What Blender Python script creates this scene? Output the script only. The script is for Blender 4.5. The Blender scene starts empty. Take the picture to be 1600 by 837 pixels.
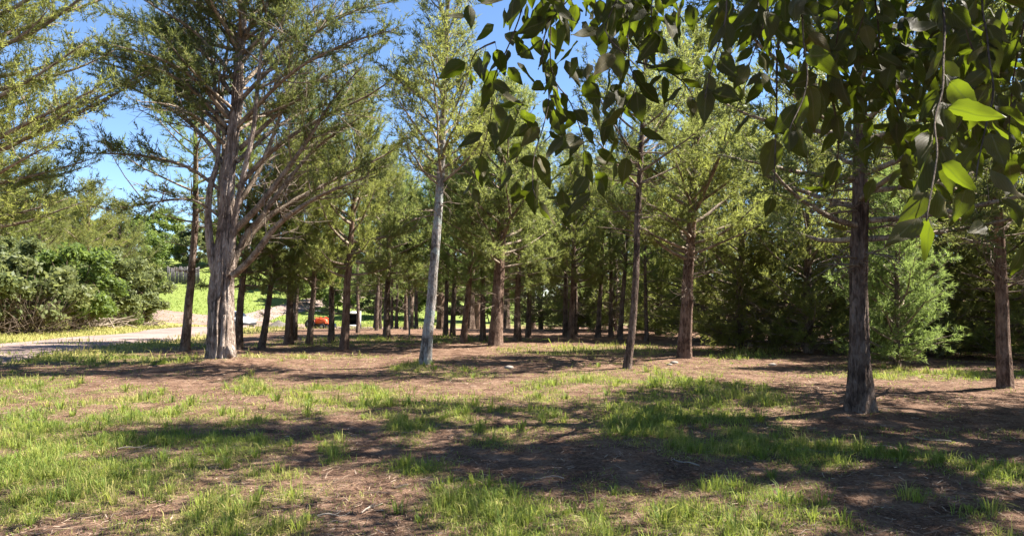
import bpy, math, random
import numpy as np
from mathutils import Vector, Matrix

R = math.radians
scene = bpy.context.scene
col = scene.collection

# ------------------------------------------------------------------ camera, sky, sun, exposure
EYE = 1.6            # metres above the grove floor
F = 1100.0           # focal length in photo pixels (1600 wide)
HOR = 465.0          # photo row of the horizon
cam_d = bpy.data.cameras.new('camera')
cam = bpy.data.objects.new('camera', cam_d)
col.objects.link(cam)
cam_d.sensor_width = 36.0
cam_d.lens = 36.0 * F / 1600.0
cam_d.clip_start = 0.05
cam_d.clip_end = 3000.0
PITCH = math.atan((HOR - 418.5) / F)
cam.location = (0, 0, EYE)
cam.rotation_euler = (math.pi / 2 + PITCH, 0, 0)
scene.camera = cam

SUN_AZ, SUN_EL = R(82), R(50)          # azimuth clockwise from straight ahead (+Y)
SUN = Vector((math.sin(SUN_AZ) * math.cos(SUN_EL), math.cos(SUN_AZ) * math.cos(SUN_EL), math.sin(SUN_EL)))
world = bpy.data.worlds.new('World')
scene.world = world
world.use_nodes = True
wn = world.node_tree
wn.nodes.clear()
sky = wn.nodes.new('ShaderNodeTexSky')
sky.sky_type = 'NISHITA'
sky.sun_disc = False
sky.sun_elevation = SUN_EL
sky.sun_rotation = SUN_AZ
sky.altitude = 1500
sky.air_density = 1.0
sky.dust_density = 0.0
sky.ozone_density = 5.0
bgn = wn.nodes.new('ShaderNodeBackground')
bgn.inputs['Strength'].default_value = 0.06
wout = wn.nodes.new('ShaderNodeOutputWorld')
wn.links.new(sky.outputs[0], bgn.inputs[0])
wn.links.new(bgn.outputs[0], wout.inputs[0])

sun_d = bpy.data.lights.new('sun', 'SUN')
sun_d.energy = 5.0
sun_d.angle = R(0.53)
sun_d.color = (1.0, 0.94, 0.84)
sun = bpy.data.objects.new('sun', sun_d)
col.objects.link(sun)
sun.rotation_euler = SUN.to_track_quat('Z', 'Y').to_euler()

vs = scene.view_settings
vs.view_transform = 'Standard'
vs.look = 'None'
vs.gamma = 1.0
vs.use_curve_mapping = False
vs.exposure = 2.15

scene.render.engine = 'CYCLES'
cy = scene.cycles
cy.max_bounces = 9
cy.diffuse_bounces = 7
cy.glossy_bounces = 2
cy.transmission_bounces = 7
cy.caustics_reflective = False
cy.caustics_refractive = False
cy.use_denoising = True

# ------------------------------------------------------------------ numpy helpers
def _hash(ix, iy, seed):
    h = (ix.astype(np.int64) * 374761393 + iy.astype(np.int64) * 668265263 + seed * 974711) & 0x7fffffff
    h = ((h ^ (h >> 13)) * 1274126177) & 0x7fffffff
    h = h ^ (h >> 16)
    return (h & 0xffff) / 65535.0

def vnoise(x, y, seed=0):
    x = np.asarray(x, float); y = np.asarray(y, float)
    ix = np.floor(x); iy = np.floor(y)
    fx = x - ix; fy = y - iy
    fx = fx * fx * (3 - 2 * fx); fy = fy * fy * (3 - 2 * fy)
    a = _hash(ix, iy, seed); b = _hash(ix + 1, iy, seed)
    c = _hash(ix, iy + 1, seed); d = _hash(ix + 1, iy + 1, seed)
    return (a * (1 - fx) + b * fx) * (1 - fy) + (c * (1 - fx) + d * fx) * fy

def fbm(x, y, seed=0, oct=4):
    s = 0; a = 0.5; t = 0
    for k in range(oct):
        s = s + a * vnoise(np.asarray(x) * 2 ** k, np.asarray(y) * 2 ** k, seed + k * 17)
        t += a; a *= 0.5
    return s / t

def sstep(a, b, x):
    t = np.clip((np.asarray(x, float) - a) / (b - a), 0, 1)
    return t * t * (3 - 2 * t)

def unit(v):
    return v / np.maximum(np.linalg.norm(v, axis=-1, keepdims=True), 1e-9)

# ------------------------------------------------------------------ terrain
MOUNDS = [(-7.28, 17.6, .12, 1.2), (-1.96, 16.0, .06, .6), (2.49, 15.3, .06, .6), (4.39, 18.1, .08, .8), (4.65, 9.5, .09, .75), (8.44, 12.1, .07, .7), (-.55, 23.2, .1, 1.0), (-9.7, 21.0, .06, .7)]
def terr(x, y):
    x = np.asarray(x, float); y = np.asarray(y, float)
    z = -1.35 * sstep(34, 64, y) * sstep(-48, -24, x)
    z = z - 0.35 * sstep(36, 70, y) * (1 - sstep(-48, -24, x))
    hill = sstep(72, 125, y) * (1 - sstep(-42, 6, x))
    z = z + 8.2 * hill
    z = z + 2.5 * sstep(90, 180, y)
    z = z + 0.5 * sstep(14, 45, -x) * sstep(25, 45, y) * (1 - sstep(50, 66, y))
    z = z - 0.28 * sstep(8, 20, x) * sstep(8, 20, y) * 0
    for mx_, my_, mh_, mr_ in MOUNDS:
        z = z + mh_ * np.exp(-((x - mx_) ** 2 + (y - my_) ** 2) / mr_ ** 2)
    z = z + (fbm(x * 0.13, y * 0.13, 5, 3) - 0.5) * 0.16 * sstep(3, 14, np.hypot(x, y))
    return z

def micro(x, y):
    return (fbm(x * 1.1, y * 1.1, 31, 4) - 0.5) * 0.07 + (fbm(x * 6, y * 6, 77, 2) - 0.5) * 0.022

def gz(x, y):
    return terr(x, y) + micro(x, y) * sstep(60, 25, np.hypot(x, y))

def gd(px, row):
    """ground point under a photo pixel (level ground, then corrected for the terrain)"""
    y = EYE * F / max(row - HOR, 4.0)
    for _ in range(12):
        x = (px - 800) / F * y
        z = float(terr(x, y))
        y2 = (EYE - z) * F / max(row - HOR, 4.0)
        y = 0.5 * y + 0.5 * min(y2, 120)
    return (px - 800) / F * y, y

def at(px, row, d):
    return np.array([(px - 800) / F * d, d, EYE + (HOR - row) / F * d])

# ------------------------------------------------------------------ mesh helpers
def mesh_tris(name, V, T, mat, tint=None, smooth=False):
    V = np.asarray(V, np.float32); T = np.asarray(T, np.int32)
    me = bpy.data.meshes.new(name)
    me.vertices.add(len(V)); me.vertices.foreach_set('co', V.ravel())
    me.loops.add(T.size); me.loops.foreach_set('vertex_index', T.ravel())
    me.polygons.add(len(T))
    k = T.shape[1]
    me.polygons.foreach_set('loop_start', np.arange(0, T.size, k, dtype=np.int32))
    try:
        me.polygons.foreach_set('loop_total', np.full(len(T), k, np.int32))
    except Exception:
        pass
    if smooth:
        me.polygons.foreach_set('use_smooth', np.ones(len(T), bool))
    if tint is not None:
        a = me.attributes.new('tint', 'FLOAT', 'POINT')
        a.data.foreach_set('value', np.asarray(tint, np.float32))
    me.materials.append(mat)
    me.update(calc_edges=True)
    return me

def link(name, me, parent=None, loc=None):
    o = bpy.data.objects.new(name, me)
    col.objects.link(o)
    if parent is not None:
        o.parent = parent
    if loc is not None:
        o.location = loc
    return o

def tag(o, label=None, cat=None, group=None, kind=None):
    if label: o['label'] = label
    if cat: o['category'] = cat
    if group: o['group'] = group
    if kind: o['kind'] = kind
    return o

class MB:
    """collects quads / tris into one mesh"""
    def __init__(self):
        self.V = []; self.Q = []; self.T = []; self.n = 0; self.tv = []
    def add(self, V, Q=None, T=None, tint=0.5):
        V = np.asarray(V, float)
        if Q is not None and len(Q): self.Q.append(np.asarray(Q) + self.n)
        if T is not None and len(T): self.T.append(np.asarray(T) + self.n)
        self.V.append(V); self.tv.append(np.full(len(V), tint) if np.isscalar(tint) else np.asarray(tint))
        self.n += len(V)
    def tube(self, pts, rad, sides=6, cap=True, tint=0.5, ring=None):
        pts = np.asarray(pts, float); n = len(pts)
        rad = np.asarray(rad, float)
        tg = np.gradient(pts, axis=0); tg = unit(tg)
        ref = np.array([1.0, 0, 0]) if abs(tg[0][0]) < 0.8 else np.array([0, 1.0, 0])
        u = unit(np.cross(tg, ref)); v = np.cross(tg, u)
        th = np.linspace(0, 2 * np.pi, sides, endpoint=False)
        if ring is None:
            rr = rad[:, None] * np.ones(sides)
        else:
            rr = ring
        P = pts[:, None, :] + rr[..., None] * (np.cos(th)[None, :, None] * u[:, None, :] + np.sin(th)[None, :, None] * v[:, None, :])
        V = P.reshape(-1, 3)
        i = np.arange(n - 1)[:, None] * sides; j = np.arange(sides)[None, :]; j2 = (j + 1) % sides
        Q = np.stack([i + j, i + j2, i + sides + j2, i + sides + j], -1).reshape(-1, 4)
        T = None
        if cap:
            V = np.vstack([V, pts[-1] + tg[-1] * rad[-1] * 0.4])
            b = (n - 1) * sides
            T = np.array([[b + k, b + (k + 1) % sides, n * sides] for k in range(sides)])
        self.add(V, Q, T, tint)
    def box(self, c, s, rz=0.0, taper=1.0, tint=0.5, shear=0.0):
        hx, hy, hz = s[0] / 2, s[1] / 2, s[2] / 2
        V = []
        for z, k in ((-hz, 1.0), (hz, taper)):
            for x, y in ((-hx, -hy), (hx, -hy), (hx, hy), (-hx, hy)):
                V.append((x * k + (shear if z > 0 else 0), y * k, z))
        V = np.array(V)
        cz, sz = math.cos(rz), math.sin(rz)
        V = np.stack([V[:, 0] * cz - V[:, 1] * sz, V[:, 0] * sz + V[:, 1] * cz, V[:, 2]], -1) + np.asarray(c)
        self.add(V, [(0, 3, 2, 1), (4, 5, 6, 7), (0, 1, 5, 4), (1, 2, 6, 5), (2, 3, 7, 6), (3, 0, 4, 7)], None, tint)
    def mesh(self, name, mat, smooth=True):
        V = np.vstack(self.V)
        faces = []
        me = bpy.data.meshes.new(name)
        Q = np.vstack(self.Q) if self.Q else np.zeros((0, 4), int)
        T = np.vstack(self.T) if self.T else np.zeros((0, 3), int)
        me.vertices.add(len(V)); me.vertices.foreach_set('co', V.astype(np.float32).ravel())
        li = np.concatenate([Q.ravel(), T.ravel()]).astype(np.int32)
        me.loops.add(len(li)); me.loops.foreach_set('vertex_index', li)
        me.polygons.add(len(Q) + len(T))
        ls = np.concatenate([np.arange(len(Q)) * 4, len(Q) * 4 + np.arange(len(T)) * 3]).astype(np.int32)
        me.polygons.foreach_set('loop_start', ls)
        if smooth:
            me.polygons.foreach_set('use_smooth', np.ones(len(ls), bool))
        a = me.attributes.new('tint', 'FLOAT', 'POINT')
        a.data.foreach_set('value', np.concatenate(self.tv).astype(np.float32))
        me.materials.append(mat)
        me.update(calc_edges=True)
        return me

# ------------------------------------------------------------------ materials
def new_mat(name):
    m = bpy.data.materials.new(name); m.use_nodes = True
    nt = m.node_tree; nt.nodes.clear()
    out = nt.nodes.new('ShaderNodeOutputMaterial')
    return m, nt, out

def N(nt, t, **kw):
    n = nt.nodes.new(t)
    for k, v in kw.items():
        if k.startswith('i_'):
            key = k[2:]
            n.inputs[int(key) if key.isdigit() else key.replace('_', ' ')].default_value = v
        else:
            setattr(n, k, v)
    return n

def ramp(nt, fac, stops):
    r = nt.nodes.new('ShaderNodeValToRGB')
    cr = r.color_ramp
    while len(cr.elements) < len(stops): cr.elements.new(0.5)
    for e, (p, c) in zip(cr.elements, stops):
        e.position = p; e.color = (*c, 1)
    if fac is not None: nt.links.new(fac, r.inputs[0])
    return r

def attr(nt, name):
    return N(nt, 'ShaderNodeAttribute', attribute_name=name).outputs['Fac']

def foliage_mat(name, stops, trans=0.4, tcol=(0.35, 0.42, 0.06), rough=0.55, hue=0.02, vr=0.25):
    m, nt, out = new_mat(name)
    L = nt.links.new
    r = ramp(nt, attr(nt, 'tint'), stops)
    oi = N(nt, 'ShaderNodeObjectInfo')
    mr = N(nt, 'ShaderNodeMapRange', i_3=1 - vr, i_4=1 + vr); L(oi.outputs['Random'], mr.inputs[0])
    mh = N(nt, 'ShaderNodeMapRange', i_3=0.5 - hue, i_4=0.5 + hue)
    ml = N(nt, 'ShaderNodeMath', operation='MULTIPLY', i_1=7.31); L(oi.outputs['Random'], ml.inputs[0])
    mf = N(nt, 'ShaderNodeMath', operation='FRACT'); L(ml.outputs[0], mf.inputs[0]); L(mf.outputs[0], mh.inputs[0])
    hsv = N(nt, 'ShaderNodeHueSaturation'); L(r.outputs[0], hsv.inputs['Color']); L(mr.outputs[0], hsv.inputs['Value']); L(mh.outputs[0], hsv.inputs['Hue'])
    p = N(nt, 'ShaderNodeBsdfPrincipled', i_Roughness=rough); p.inputs['Specular IOR Level'].default_value = 0.3
    L(hsv.outputs[0], p.inputs['Base Color'])
    t = N(nt, 'ShaderNodeBsdfTranslucent')
    mx = N(nt, 'ShaderNodeMix', data_type='RGBA', blend_type='MULTIPLY'); mx.inputs['Factor'].default_value = 1.0
    g = N(nt, 'ShaderNodeMix', data_type='RGBA', blend_type='MIX'); g.inputs['Factor'].default_value = 0.6
    L(hsv.outputs[0], g.inputs['A']); g.inputs['B'].default_value = (*tcol, 1)
    L(g.outputs['Result'], t.inputs['Color'])
    s = N(nt, 'ShaderNodeMixShader', i_0=trans); L(p.outputs[0], s.inputs[1]); L(t.outputs[0], s.inputs[2])
    L(s.outputs[0], out.inputs[0])
    return m

def bark_mat(name, dark, mid, light, bump=0.6, scale=9.0, lichen=None):
    m, nt, out = new_mat(name)
    L = nt.links.new
    tc = N(nt, 'ShaderNodeTexCoord')
    mp = N(nt, 'ShaderNodeMapping'); mp.inputs['Scale'].default_value = (1, 1, 0.13)
    L(tc.outputs['Object'], mp.inputs[0])
    n1 = N(nt, 'ShaderNodeTexNoise', i_Scale=scale * 2.2, i_Detail=6.0, i_Roughness=0.65); L(mp.outputs[0], n1.inputs['Vector'])
    n2 = N(nt, 'ShaderNodeTexNoise', i_Scale=scale * 0.35, i_Detail=3.0); L(tc.outputs['Object'], n2.inputs['Vector'])
    mp3 = N(nt, 'ShaderNodeMapping'); mp3.inputs['Scale'].default_value = (1, 1, 0.06); L(tc.outputs['Object'], mp3.inputs[0])
    n3 = N(nt, 'ShaderNodeTexNoise', i_Scale=scale * 5, i_Detail=4.0); L(mp3.outputs[0], n3.inputs['Vector'])
    mp5 = N(nt, 'ShaderNodeMapping'); mp5.inputs['Scale'].default_value = (1, 1, 0.38); L(tc.outputs['Object'], mp5.inputs[0])
    n5 = N(nt, 'ShaderNodeTexNoise', i_Scale=scale * 3.2, i_Detail=5.0, i_Roughness=0.6, i_Distortion=0.6); L(mp5.outputs[0], n5.inputs['Vector'])
    ad = N(nt, 'ShaderNodeMath', operation='MULTIPLY_ADD', i_1=0.33); L(n2.outputs[0], ad.inputs[0])
    m2 = N(nt, 'ShaderNodeMath', operation='MULTIPLY_ADD', i_1=0.32); L(n1.outputs[0], m2.inputs[0]); L(m2.outputs[0], ad.inputs[2])
    m5 = N(nt, 'ShaderNodeMath', operation='MULTIPLY', i_1=0.35); L(n5.outputs[0], m5.inputs[0]); L(m5.outputs[0], m2.inputs[2])
    r = ramp(nt, ad.outputs[0], [(0.42, dark), (0.49, mid), (0.57, light)])
    c = r.outputs[0]
    if lichen:
        n4 = N(nt, 'ShaderNodeTexNoise', i_Scale=5.0, i_Detail=5.0); L(tc.outputs['Object'], n4.inputs['Vector'])
        r4 = ramp(nt, n4.outputs[0], [(0.52, (0, 0, 0)), (0.62, (1, 1, 1))])
        mx = N(nt, 'ShaderNodeMix', data_type='RGBA'); L(r4.outputs[0], mx.inputs['Factor']); L(c, mx.inputs['A']); mx.inputs['B'].default_value = (*lichen, 1)
        c = mx.outputs['Result']
    p = N(nt, 'ShaderNodeBsdfPrincipled', i_Roughness=0.9); p.inputs['Specular IOR Level'].default_value = 0.15
    L(c, p.inputs['Base Color'])
    sm = N(nt, 'ShaderNodeMath', operation='ADD'); L(n1.outputs[0], sm.inputs[0]); L(n3.outputs[0], sm.inputs[1])
    sm2 = N(nt, 'ShaderNodeMath', operation='MULTIPLY_ADD', i_1=1.6); L(n5.outputs[0], sm2.inputs[0]); L(sm.outputs[0], sm2.inputs[2])
    b = N(nt, 'ShaderNodeBump', i_Strength=min(1.0, bump * 1.3), i_Distance=0.05); L(sm2.outputs[0], b.inputs['Height'])
    L(b.outputs[0], p.inputs['Normal'])
    L(p.outputs[0], out.inputs[0])
    return m

def plain_mat(name, c, rough=0.5, metal=0.0, spec=0.5, var=0.12, scale=6.0, bump=0.0):
    m, nt, out = new_mat(name)
    L = nt.links.new
    tc = N(nt, 'ShaderNodeTexCoord')
    n = N(nt, 'ShaderNodeTexNoise', i_Scale=scale, i_Detail=5.0); L(tc.outputs['Object'], n.inputs['Vector'])
    r = ramp(nt, n.outputs[0], [(0.3, tuple(x * (1 - var) for x in c)), (0.7, tuple(min(1, x * (1 + var)) for x in c))])
    p = N(nt, 'ShaderNodeBsdfPrincipled', i_Roughness=rough, i_Metallic=metal); p.inputs['Specular IOR Level'].default_value = spec
    L(r.outputs[0], p.inputs['Base Color'])
    if bump:
        b = N(nt, 'ShaderNodeBump', i_Strength=bump, i_Distance=0.02); L(n.outputs[0], b.inputs['Height']); L(b.outputs[0], p.inputs['Normal'])
    L(p.outputs[0], out.inputs[0])
    return m

def tint_mat(name, stops, trans=0.0, tcol=(0.4, 0.5, 0.08), rough=0.7):
    m, nt, out = new_mat(name)
    L = nt.links.new
    r = ramp(nt, attr(nt, 'tint'), stops)
    p = N(nt, 'ShaderNodeBsdfPrincipled', i_Roughness=rough); p.inputs['Specular IOR Level'].default_value = 0.25
    L(r.outputs[0], p.inputs['Base Color'])
    if trans:
        t = N(nt, 'ShaderNodeBsdfTranslucent')
        g = N(nt, 'ShaderNodeMix', data_type='RGBA'); g.inputs['Factor'].default_value = 0.5
        L(r.outputs[0], g.inputs['A']); g.inputs['B'].default_value = (*tcol, 1); L(g.outputs['Result'], t.inputs['Color'])
        s = N(nt, 'ShaderNodeMixShader', i_0=trans); L(p.outputs[0], s.inputs[1]); L(t.outputs[0], s.inputs[2]); L(s.outputs[0], out.inputs[0])
    else:
        L(p.outputs[0], out.inputs[0])
    return m

CED = [(0.0, (0.05, 0.062, 0.026)), (0.45, (0.114, 0.133, 0.046)), (0.8, (0.185, 0.197, 0.068)), (1.0, (0.21, 0.165, 0.10))]
M_CEDAR = foliage_mat('cedar_foliage', CED, trans=0.55, tcol=(0.375, 0.42, 0.10))
M_CEDAR_D = foliage_mat('cedar_foliage_shaded', [(0.0, (0.035, 0.05, 0.016)), (0.45, (0.085, 0.105, 0.033)), (0.8, (0.14, 0.155, 0.05)), (1.0, (0.19, 0.15, 0.07))], trans=0.42, tcol=(0.28, 0.31, 0.07))  # darker copy of the cedar foliage, crown's shaded side put into the colour
M_CEDAR_Y = foliage_mat('cedar_foliage_yellowish', [(0.0, (0.055, 0.07, 0.02)), (0.45, (0.13, 0.15, 0.046)), (0.8, (0.2, 0.214, 0.068)), (1.0, (0.24, 0.19, 0.09))], trans=0.55, tcol=(0.43, 0.47, 0.10))
M_CEDAR_G = foliage_mat('cedar_foliage_green', [(0.0, (0.042, 0.07, 0.022)), (0.45, (0.112, 0.148, 0.05)), (0.8, (0.18, 0.215, 0.07)), (1.0, (0.2, 0.2, 0.08))], trans=0.55, tcol=(0.33, 0.44, 0.10))
M_BUSH = foliage_mat('broadleaf_foliage', [(0.0, (0.055, 0.08, 0.02)), (0.5, (0.12, 0.165, 0.04)), (1.0, (0.2, 0.24, 0.07))], trans=0.45, tcol=(0.34, 0.45, 0.08), hue=0.015)
M_BUSH_P = foliage_mat('broadleaf_foliage_pale', [(0.0, (0.055, 0.07, 0.026)), (0.5, (0.115, 0.14, 0.052)), (1.0, (0.19, 0.215, 0.09))], trans=0.42, tcol=(0.38, 0.42, 0.13), hue=0.015)
M_BARK = bark_mat('cedar_bark', (0.05, 0.032, 0.024), (0.125, 0.085, 0.064), (0.22, 0.165, 0.13))
M_BARK_RED = bark_mat('reddish_cedar_bark', (0.058, 0.033, 0.024), (0.145, 0.092, 0.067), (0.245, 0.165, 0.125))
M_BARK_GREY = bark_mat('weathered_cedar_bark', (0.10, 0.075, 0.06), (0.26, 0.20, 0.165), (0.42, 0.35, 0.30), bump=0.8, scale=6)
M_BARK_PALE = bark_mat('pale_grey_bark', (0.09, 0.075, 0.065), (0.26, 0.23, 0.21), (0.40, 0.37, 0.345), bump=0.7, scale=8, lichen=(0.29, 0.315, 0.30))
M_BARK_DARK = bark_mat('dark_cedar_bark', (0.05, 0.034, 0.027), (0.125, 0.085, 0.066), (0.22, 0.165, 0.135), bump=0.9, scale=8)
M_LIMB = bark_mat('limb_bark', (0.09, 0.065, 0.048), (0.20, 0.155, 0.115), (0.33, 0.27, 0.21), bump=0.3, scale=14)
M_DEAD = tint_mat('dead_twigs', [(0.0, (0.075, 0.052, 0.038)), (0.6, (0.16, 0.12, 0.09)), (1.0, (0.25, 0.205, 0.16))], rough=0.9)
M_GRASS = tint_mat('grass_blades', [(0.0, (0.05, 0.09, 0.02)), (0.4, (0.125, 0.18, 0.036)), (0.75, (0.23, 0.265, 0.055)), (1.0, (0.37, 0.31, 0.12))], trans=0.42, tcol=(0.43, 0.50, 0.07))
M_DRY = tint_mat('dry_grass_blades', [(0.0, (0.13, 0.15, 0.035)), (0.5, (0.28, 0.27, 0.08)), (1.0, (0.42, 0.34, 0.14))], trans=0.35, tcol=(0.5, 0.48, 0.14))
M_LITTER = tint_mat('needle_litter', [(0.0, (0.04, 0.023, 0.016)), (0.5, (0.15, 0.09, 0.062)), (0.85, (0.27, 0.185, 0.13)), (1.0, (0.38, 0.29, 0.21))], rough=0.95)

# ------------------------------------------------------------------ ground
PATCH = [  # photo px, row, half width, half height, density : where grass grows
 (110,730,240,55,1.0),(230,645,210,26,.75),(60,690,130,40,.9),(310,690,110,40,.65),(40,612,80,24,.8),(405,602,36,14,1.0),
 (150,620,140,12,.6),(545,622,110,22,.9),(640,582,30,9,.95),(722,586,44,9,.6),(645,670,30,22,1.0),(700,640,120,22,.6),(775,682,60,16,.85),
 (860,640,120,26,.8),(1060,640,150,46,1.0),(1000,602,140,16,.7),(1130,682,110,32,.9),(1290,706,100,22,.75),(400,762,80,34,.7),(370,815,130,24,.8),
 (640,732,50,14,.6),(525,700,25,22,.5),(750,782,80,32,.8),(960,806,260,34,1.0),(1145,800,110,42,1.0),(820,825,170,22,.9),(1525,800,30,12,.9),
 (1560,742,60,18,.75),(1425,772,22,9,.5),(1440,712,100,16,.45),(930,546,130,7,.95),(1450,588,150,7,.85),(1150,552,60,7,.8),(640,530,160,4,.7),(520,536,120,4,.5),
 (140,562,240,8,.75),(480,556,110,4,.4),(120,540,260,5,.8),(1350,575,60,4,.6),(20,790,40,30,.6),(1240,830,60,12,.7),(1580,835,60,10,.6)]

def proj(x, y):
    yy = np.maximum(y, 0.5)
    return 800 + F * x / yy, HOR + F * EYE / yy

def grass_mask(x, y):
    x = np.asarray(x, float); y = np.asarray(y, float)
    px, row = proj(x, y)
    wob = (fbm(x * 0.8, y * 0.8, 3, 3) - 0.5) * 1.1 + (fbm(x * 3.1, y * 3.1, 43, 3) - 0.5) * 1.0
    m = np.zeros_like(x)
    for cx, cy_, rx, ry, dn in PATCH:
        q = np.sqrt(((px - cx) / rx) ** 2 + ((row - cy_) / ry) ** 2) + wob
        m = np.maximum(m, dn * sstep(1.5, 0.45, q))
    inside = (y > 4.2) & (np.abs(px - 800) < 880)
    gen = sstep(0.5, 0.62, fbm(x * 0.35, y * 0.35, 9, 3)) * 0.8
    m = np.where(inside, m, gen * (y < 30))
    holes = sstep(0.38, 0.60, fbm(x * 2.3, y * 2.3, 21, 3))
    return m * (0.12 + 0.88 * holes)

ROAD = np.array([(-15.5, -40), (-14.2, -12), (-13.6, 4), (-14.4, 14), (-14.9, 20.5), (-14.9, 28), (-15.6, 36), (-18.5, 48), (-23, 60), (-27, 70), (-29, 84), (-20, 110)], float)
def dense(poly, step):
    poly = np.asarray(poly, float)
    n = len(poly); out = []
    for i in range(n - 1):
        p0 = poly[max(i - 1, 0)]; p1 = poly[i]; p2 = poly[i + 1]; p3 = poly[min(i + 2, n - 1)]
        k = max(2, int(np.linalg.norm(p2 - p1) / step))
        for t in np.linspace(0, 1, k, endpoint=False):
            out.append(0.5 * ((2 * p1) + (-p0 + p2) * t + (2 * p0 - 5 * p1 + 4 * p2 - p3) * t * t + (-p0 + 3 * p1 - 3 * p2 + p3) * t ** 3))
    out.append(poly[-1])
    return np.array(out)
ROADD = dense(ROAD, 0.8)
def road_dist(x, y):
    d = np.full(np.shape(x), 1e9)
    for a in ROADD[::2]:
        d = np.minimum(d, np.hypot(x - a[0], y - a[1]))
    return d

def dry_mask(x, y):
    """longer dry yellow grass on the verges and the bank beyond the road"""
    left = sstep(-9.5, -12.5, x + 0.02 * y) * sstep(15, 20, y) * sstep(92, 74, y)
    far = sstep(36, 48, y) * sstep(80, 70, y) * sstep(6, -4, x) * 0.6
    return np.maximum(left, far)

def hill_mask(x, y):
    return sstep(70, 80, y) * sstep(30, 0, x)

def axis(breaks):
    out = []
    for a, b, s in breaks:
        out += list(np.arange(a, b, s))
    out.append(breaks[-1][1])
    return np.array(out)
gx = axis([(-700, -150, 50), (-150, -60, 6), (-60, -20, 1.5), (-20, -9, 0.4), (-9, 9, 0.14), (9, 20, 0.4), (20, 60, 2), (60, 150, 8), (150, 700, 50)])
gy = axis([(-300, -40, 40), (-40, -4, 3), (-4, 3.6, 0.5), (3.6, 12, 0.11), (12, 20, 0.22), (20, 40, 0.4), (40, 90, 1.2), (90, 180, 5), (180, 900, 60)])
X, Y = np.meshgrid(gx, gy)
Z = terr(X, Y) + micro(X, Y) * sstep(60, 25, np.hypot(X, Y))
nx, ny = len(gx), len(gy)
I = (np.arange(ny - 1)[:, None] * nx + np.arange(nx - 1)[None, :])
Qd = np.stack([I, I + 1, I + nx + 1, I + nx], -1).reshape(-1, 4)

m, nt, out = new_mat('grove_floor')
L = nt.links.new
tc = N(nt, 'ShaderNodeTexCoord')
n1 = N(nt, 'ShaderNodeTexNoise', i_Scale=2.2, i_Detail=6.0, i_Roughness=0.65); L(tc.outputs['Object'], n1.inputs['Vector'])
n2 = N(nt, 'ShaderNodeTexNoise', i_Scale=30.0, i_Detail=5.0, i_Roughness=0.7); L(tc.outputs['Object'], n2.inputs['Vector'])
n3 = N(nt, 'ShaderNodeTexNoise', i_Scale=0.35, i_Detail=3.0); L(tc.outputs['Object'], n3.inputs['Vector'])
s12 = N(nt, 'ShaderNodeMath', operation='MULTIPLY_ADD', i_1=0.5); L(n1.outputs[0], s12.inputs[0])
h2 = N(nt, 'ShaderNodeMath', operation='MULTIPLY', i_1=0.5); L(n2.outputs[0], h2.inputs[0]); L(h2.outputs[0], s12.inputs[2])
soil = ramp(nt, s12.outputs[0], [(0.38, (0.05, 0.027, 0.018)), (0.46, (0.12, 0.068, 0.045)), (0.54, (0.195, 0.119, 0.08)), (0.66, (0.30, 0.20, 0.14))])
grs = ramp(nt, s12.outputs[0], [(0.34, (0.06, 0.07, 0.025)), (0.52, (0.14, 0.15, 0.05)), (0.7, (0.22, 0.21, 0.09))])
dry = ramp(nt, s12.outputs[0], [(0.34, (0.15, 0.15, 0.04)), (0.5, (0.29, 0.26, 0.085)), (0.7, (0.40, 0.32, 0.13))])
hil = ramp(nt, s12.outputs[0], [(0.34, (0.09, 0.125, 0.025)), (0.5, (0.15, 0.19, 0.045)), (0.7, (0.22, 0.23, 0.08))])
mixc = soil.outputs[0]
for nm, srcc in (('grass', grs), ('dry', dry), ('hill', hil)):
    mx = N(nt, 'ShaderNodeMix', data_type='RGBA')
    L(attr(nt, nm), mx.inputs['Factor']); L(mixc, mx.inputs['A']); L(srcc.outputs[0], mx.inputs['B'])
    mixc = mx.outputs['Result']
p = N(nt, 'ShaderNodeBsdfPrincipled', i_Roughness=0.95); p.inputs['Specular IOR Level'].default_value = 0.1
L(mixc, p.inputs['Base Color'])
b = N(nt, 'ShaderNodeBump', i_Strength=1.0, i_Distance=0.05); L(n2.outputs[0], b.inputs['Height']); L(b.outputs[0], p.inputs['Normal'])
L(p.outputs[0], out.inputs[0])
M_GROUND = m
gme = mesh_tris('ground', np.stack([X, Y, Z], -1).reshape(-1, 3), Qd, M_GROUND, smooth=True)
GM = grass_mask(X, Y)
for nm, arr in (('grass', GM * 0.75), ('dry', dry_mask(X, Y)), ('hill', hill_mask(X, Y))):
    a = gme.attributes.new(nm, 'FLOAT', 'POINT'); a.data.foreach_set('value', arr.ravel().astype(np.float32))
ground = link('ground', gme)
tag(ground, 'brown needle-covered grove floor with scattered grass patches', 'ground', kind='structure')

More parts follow.
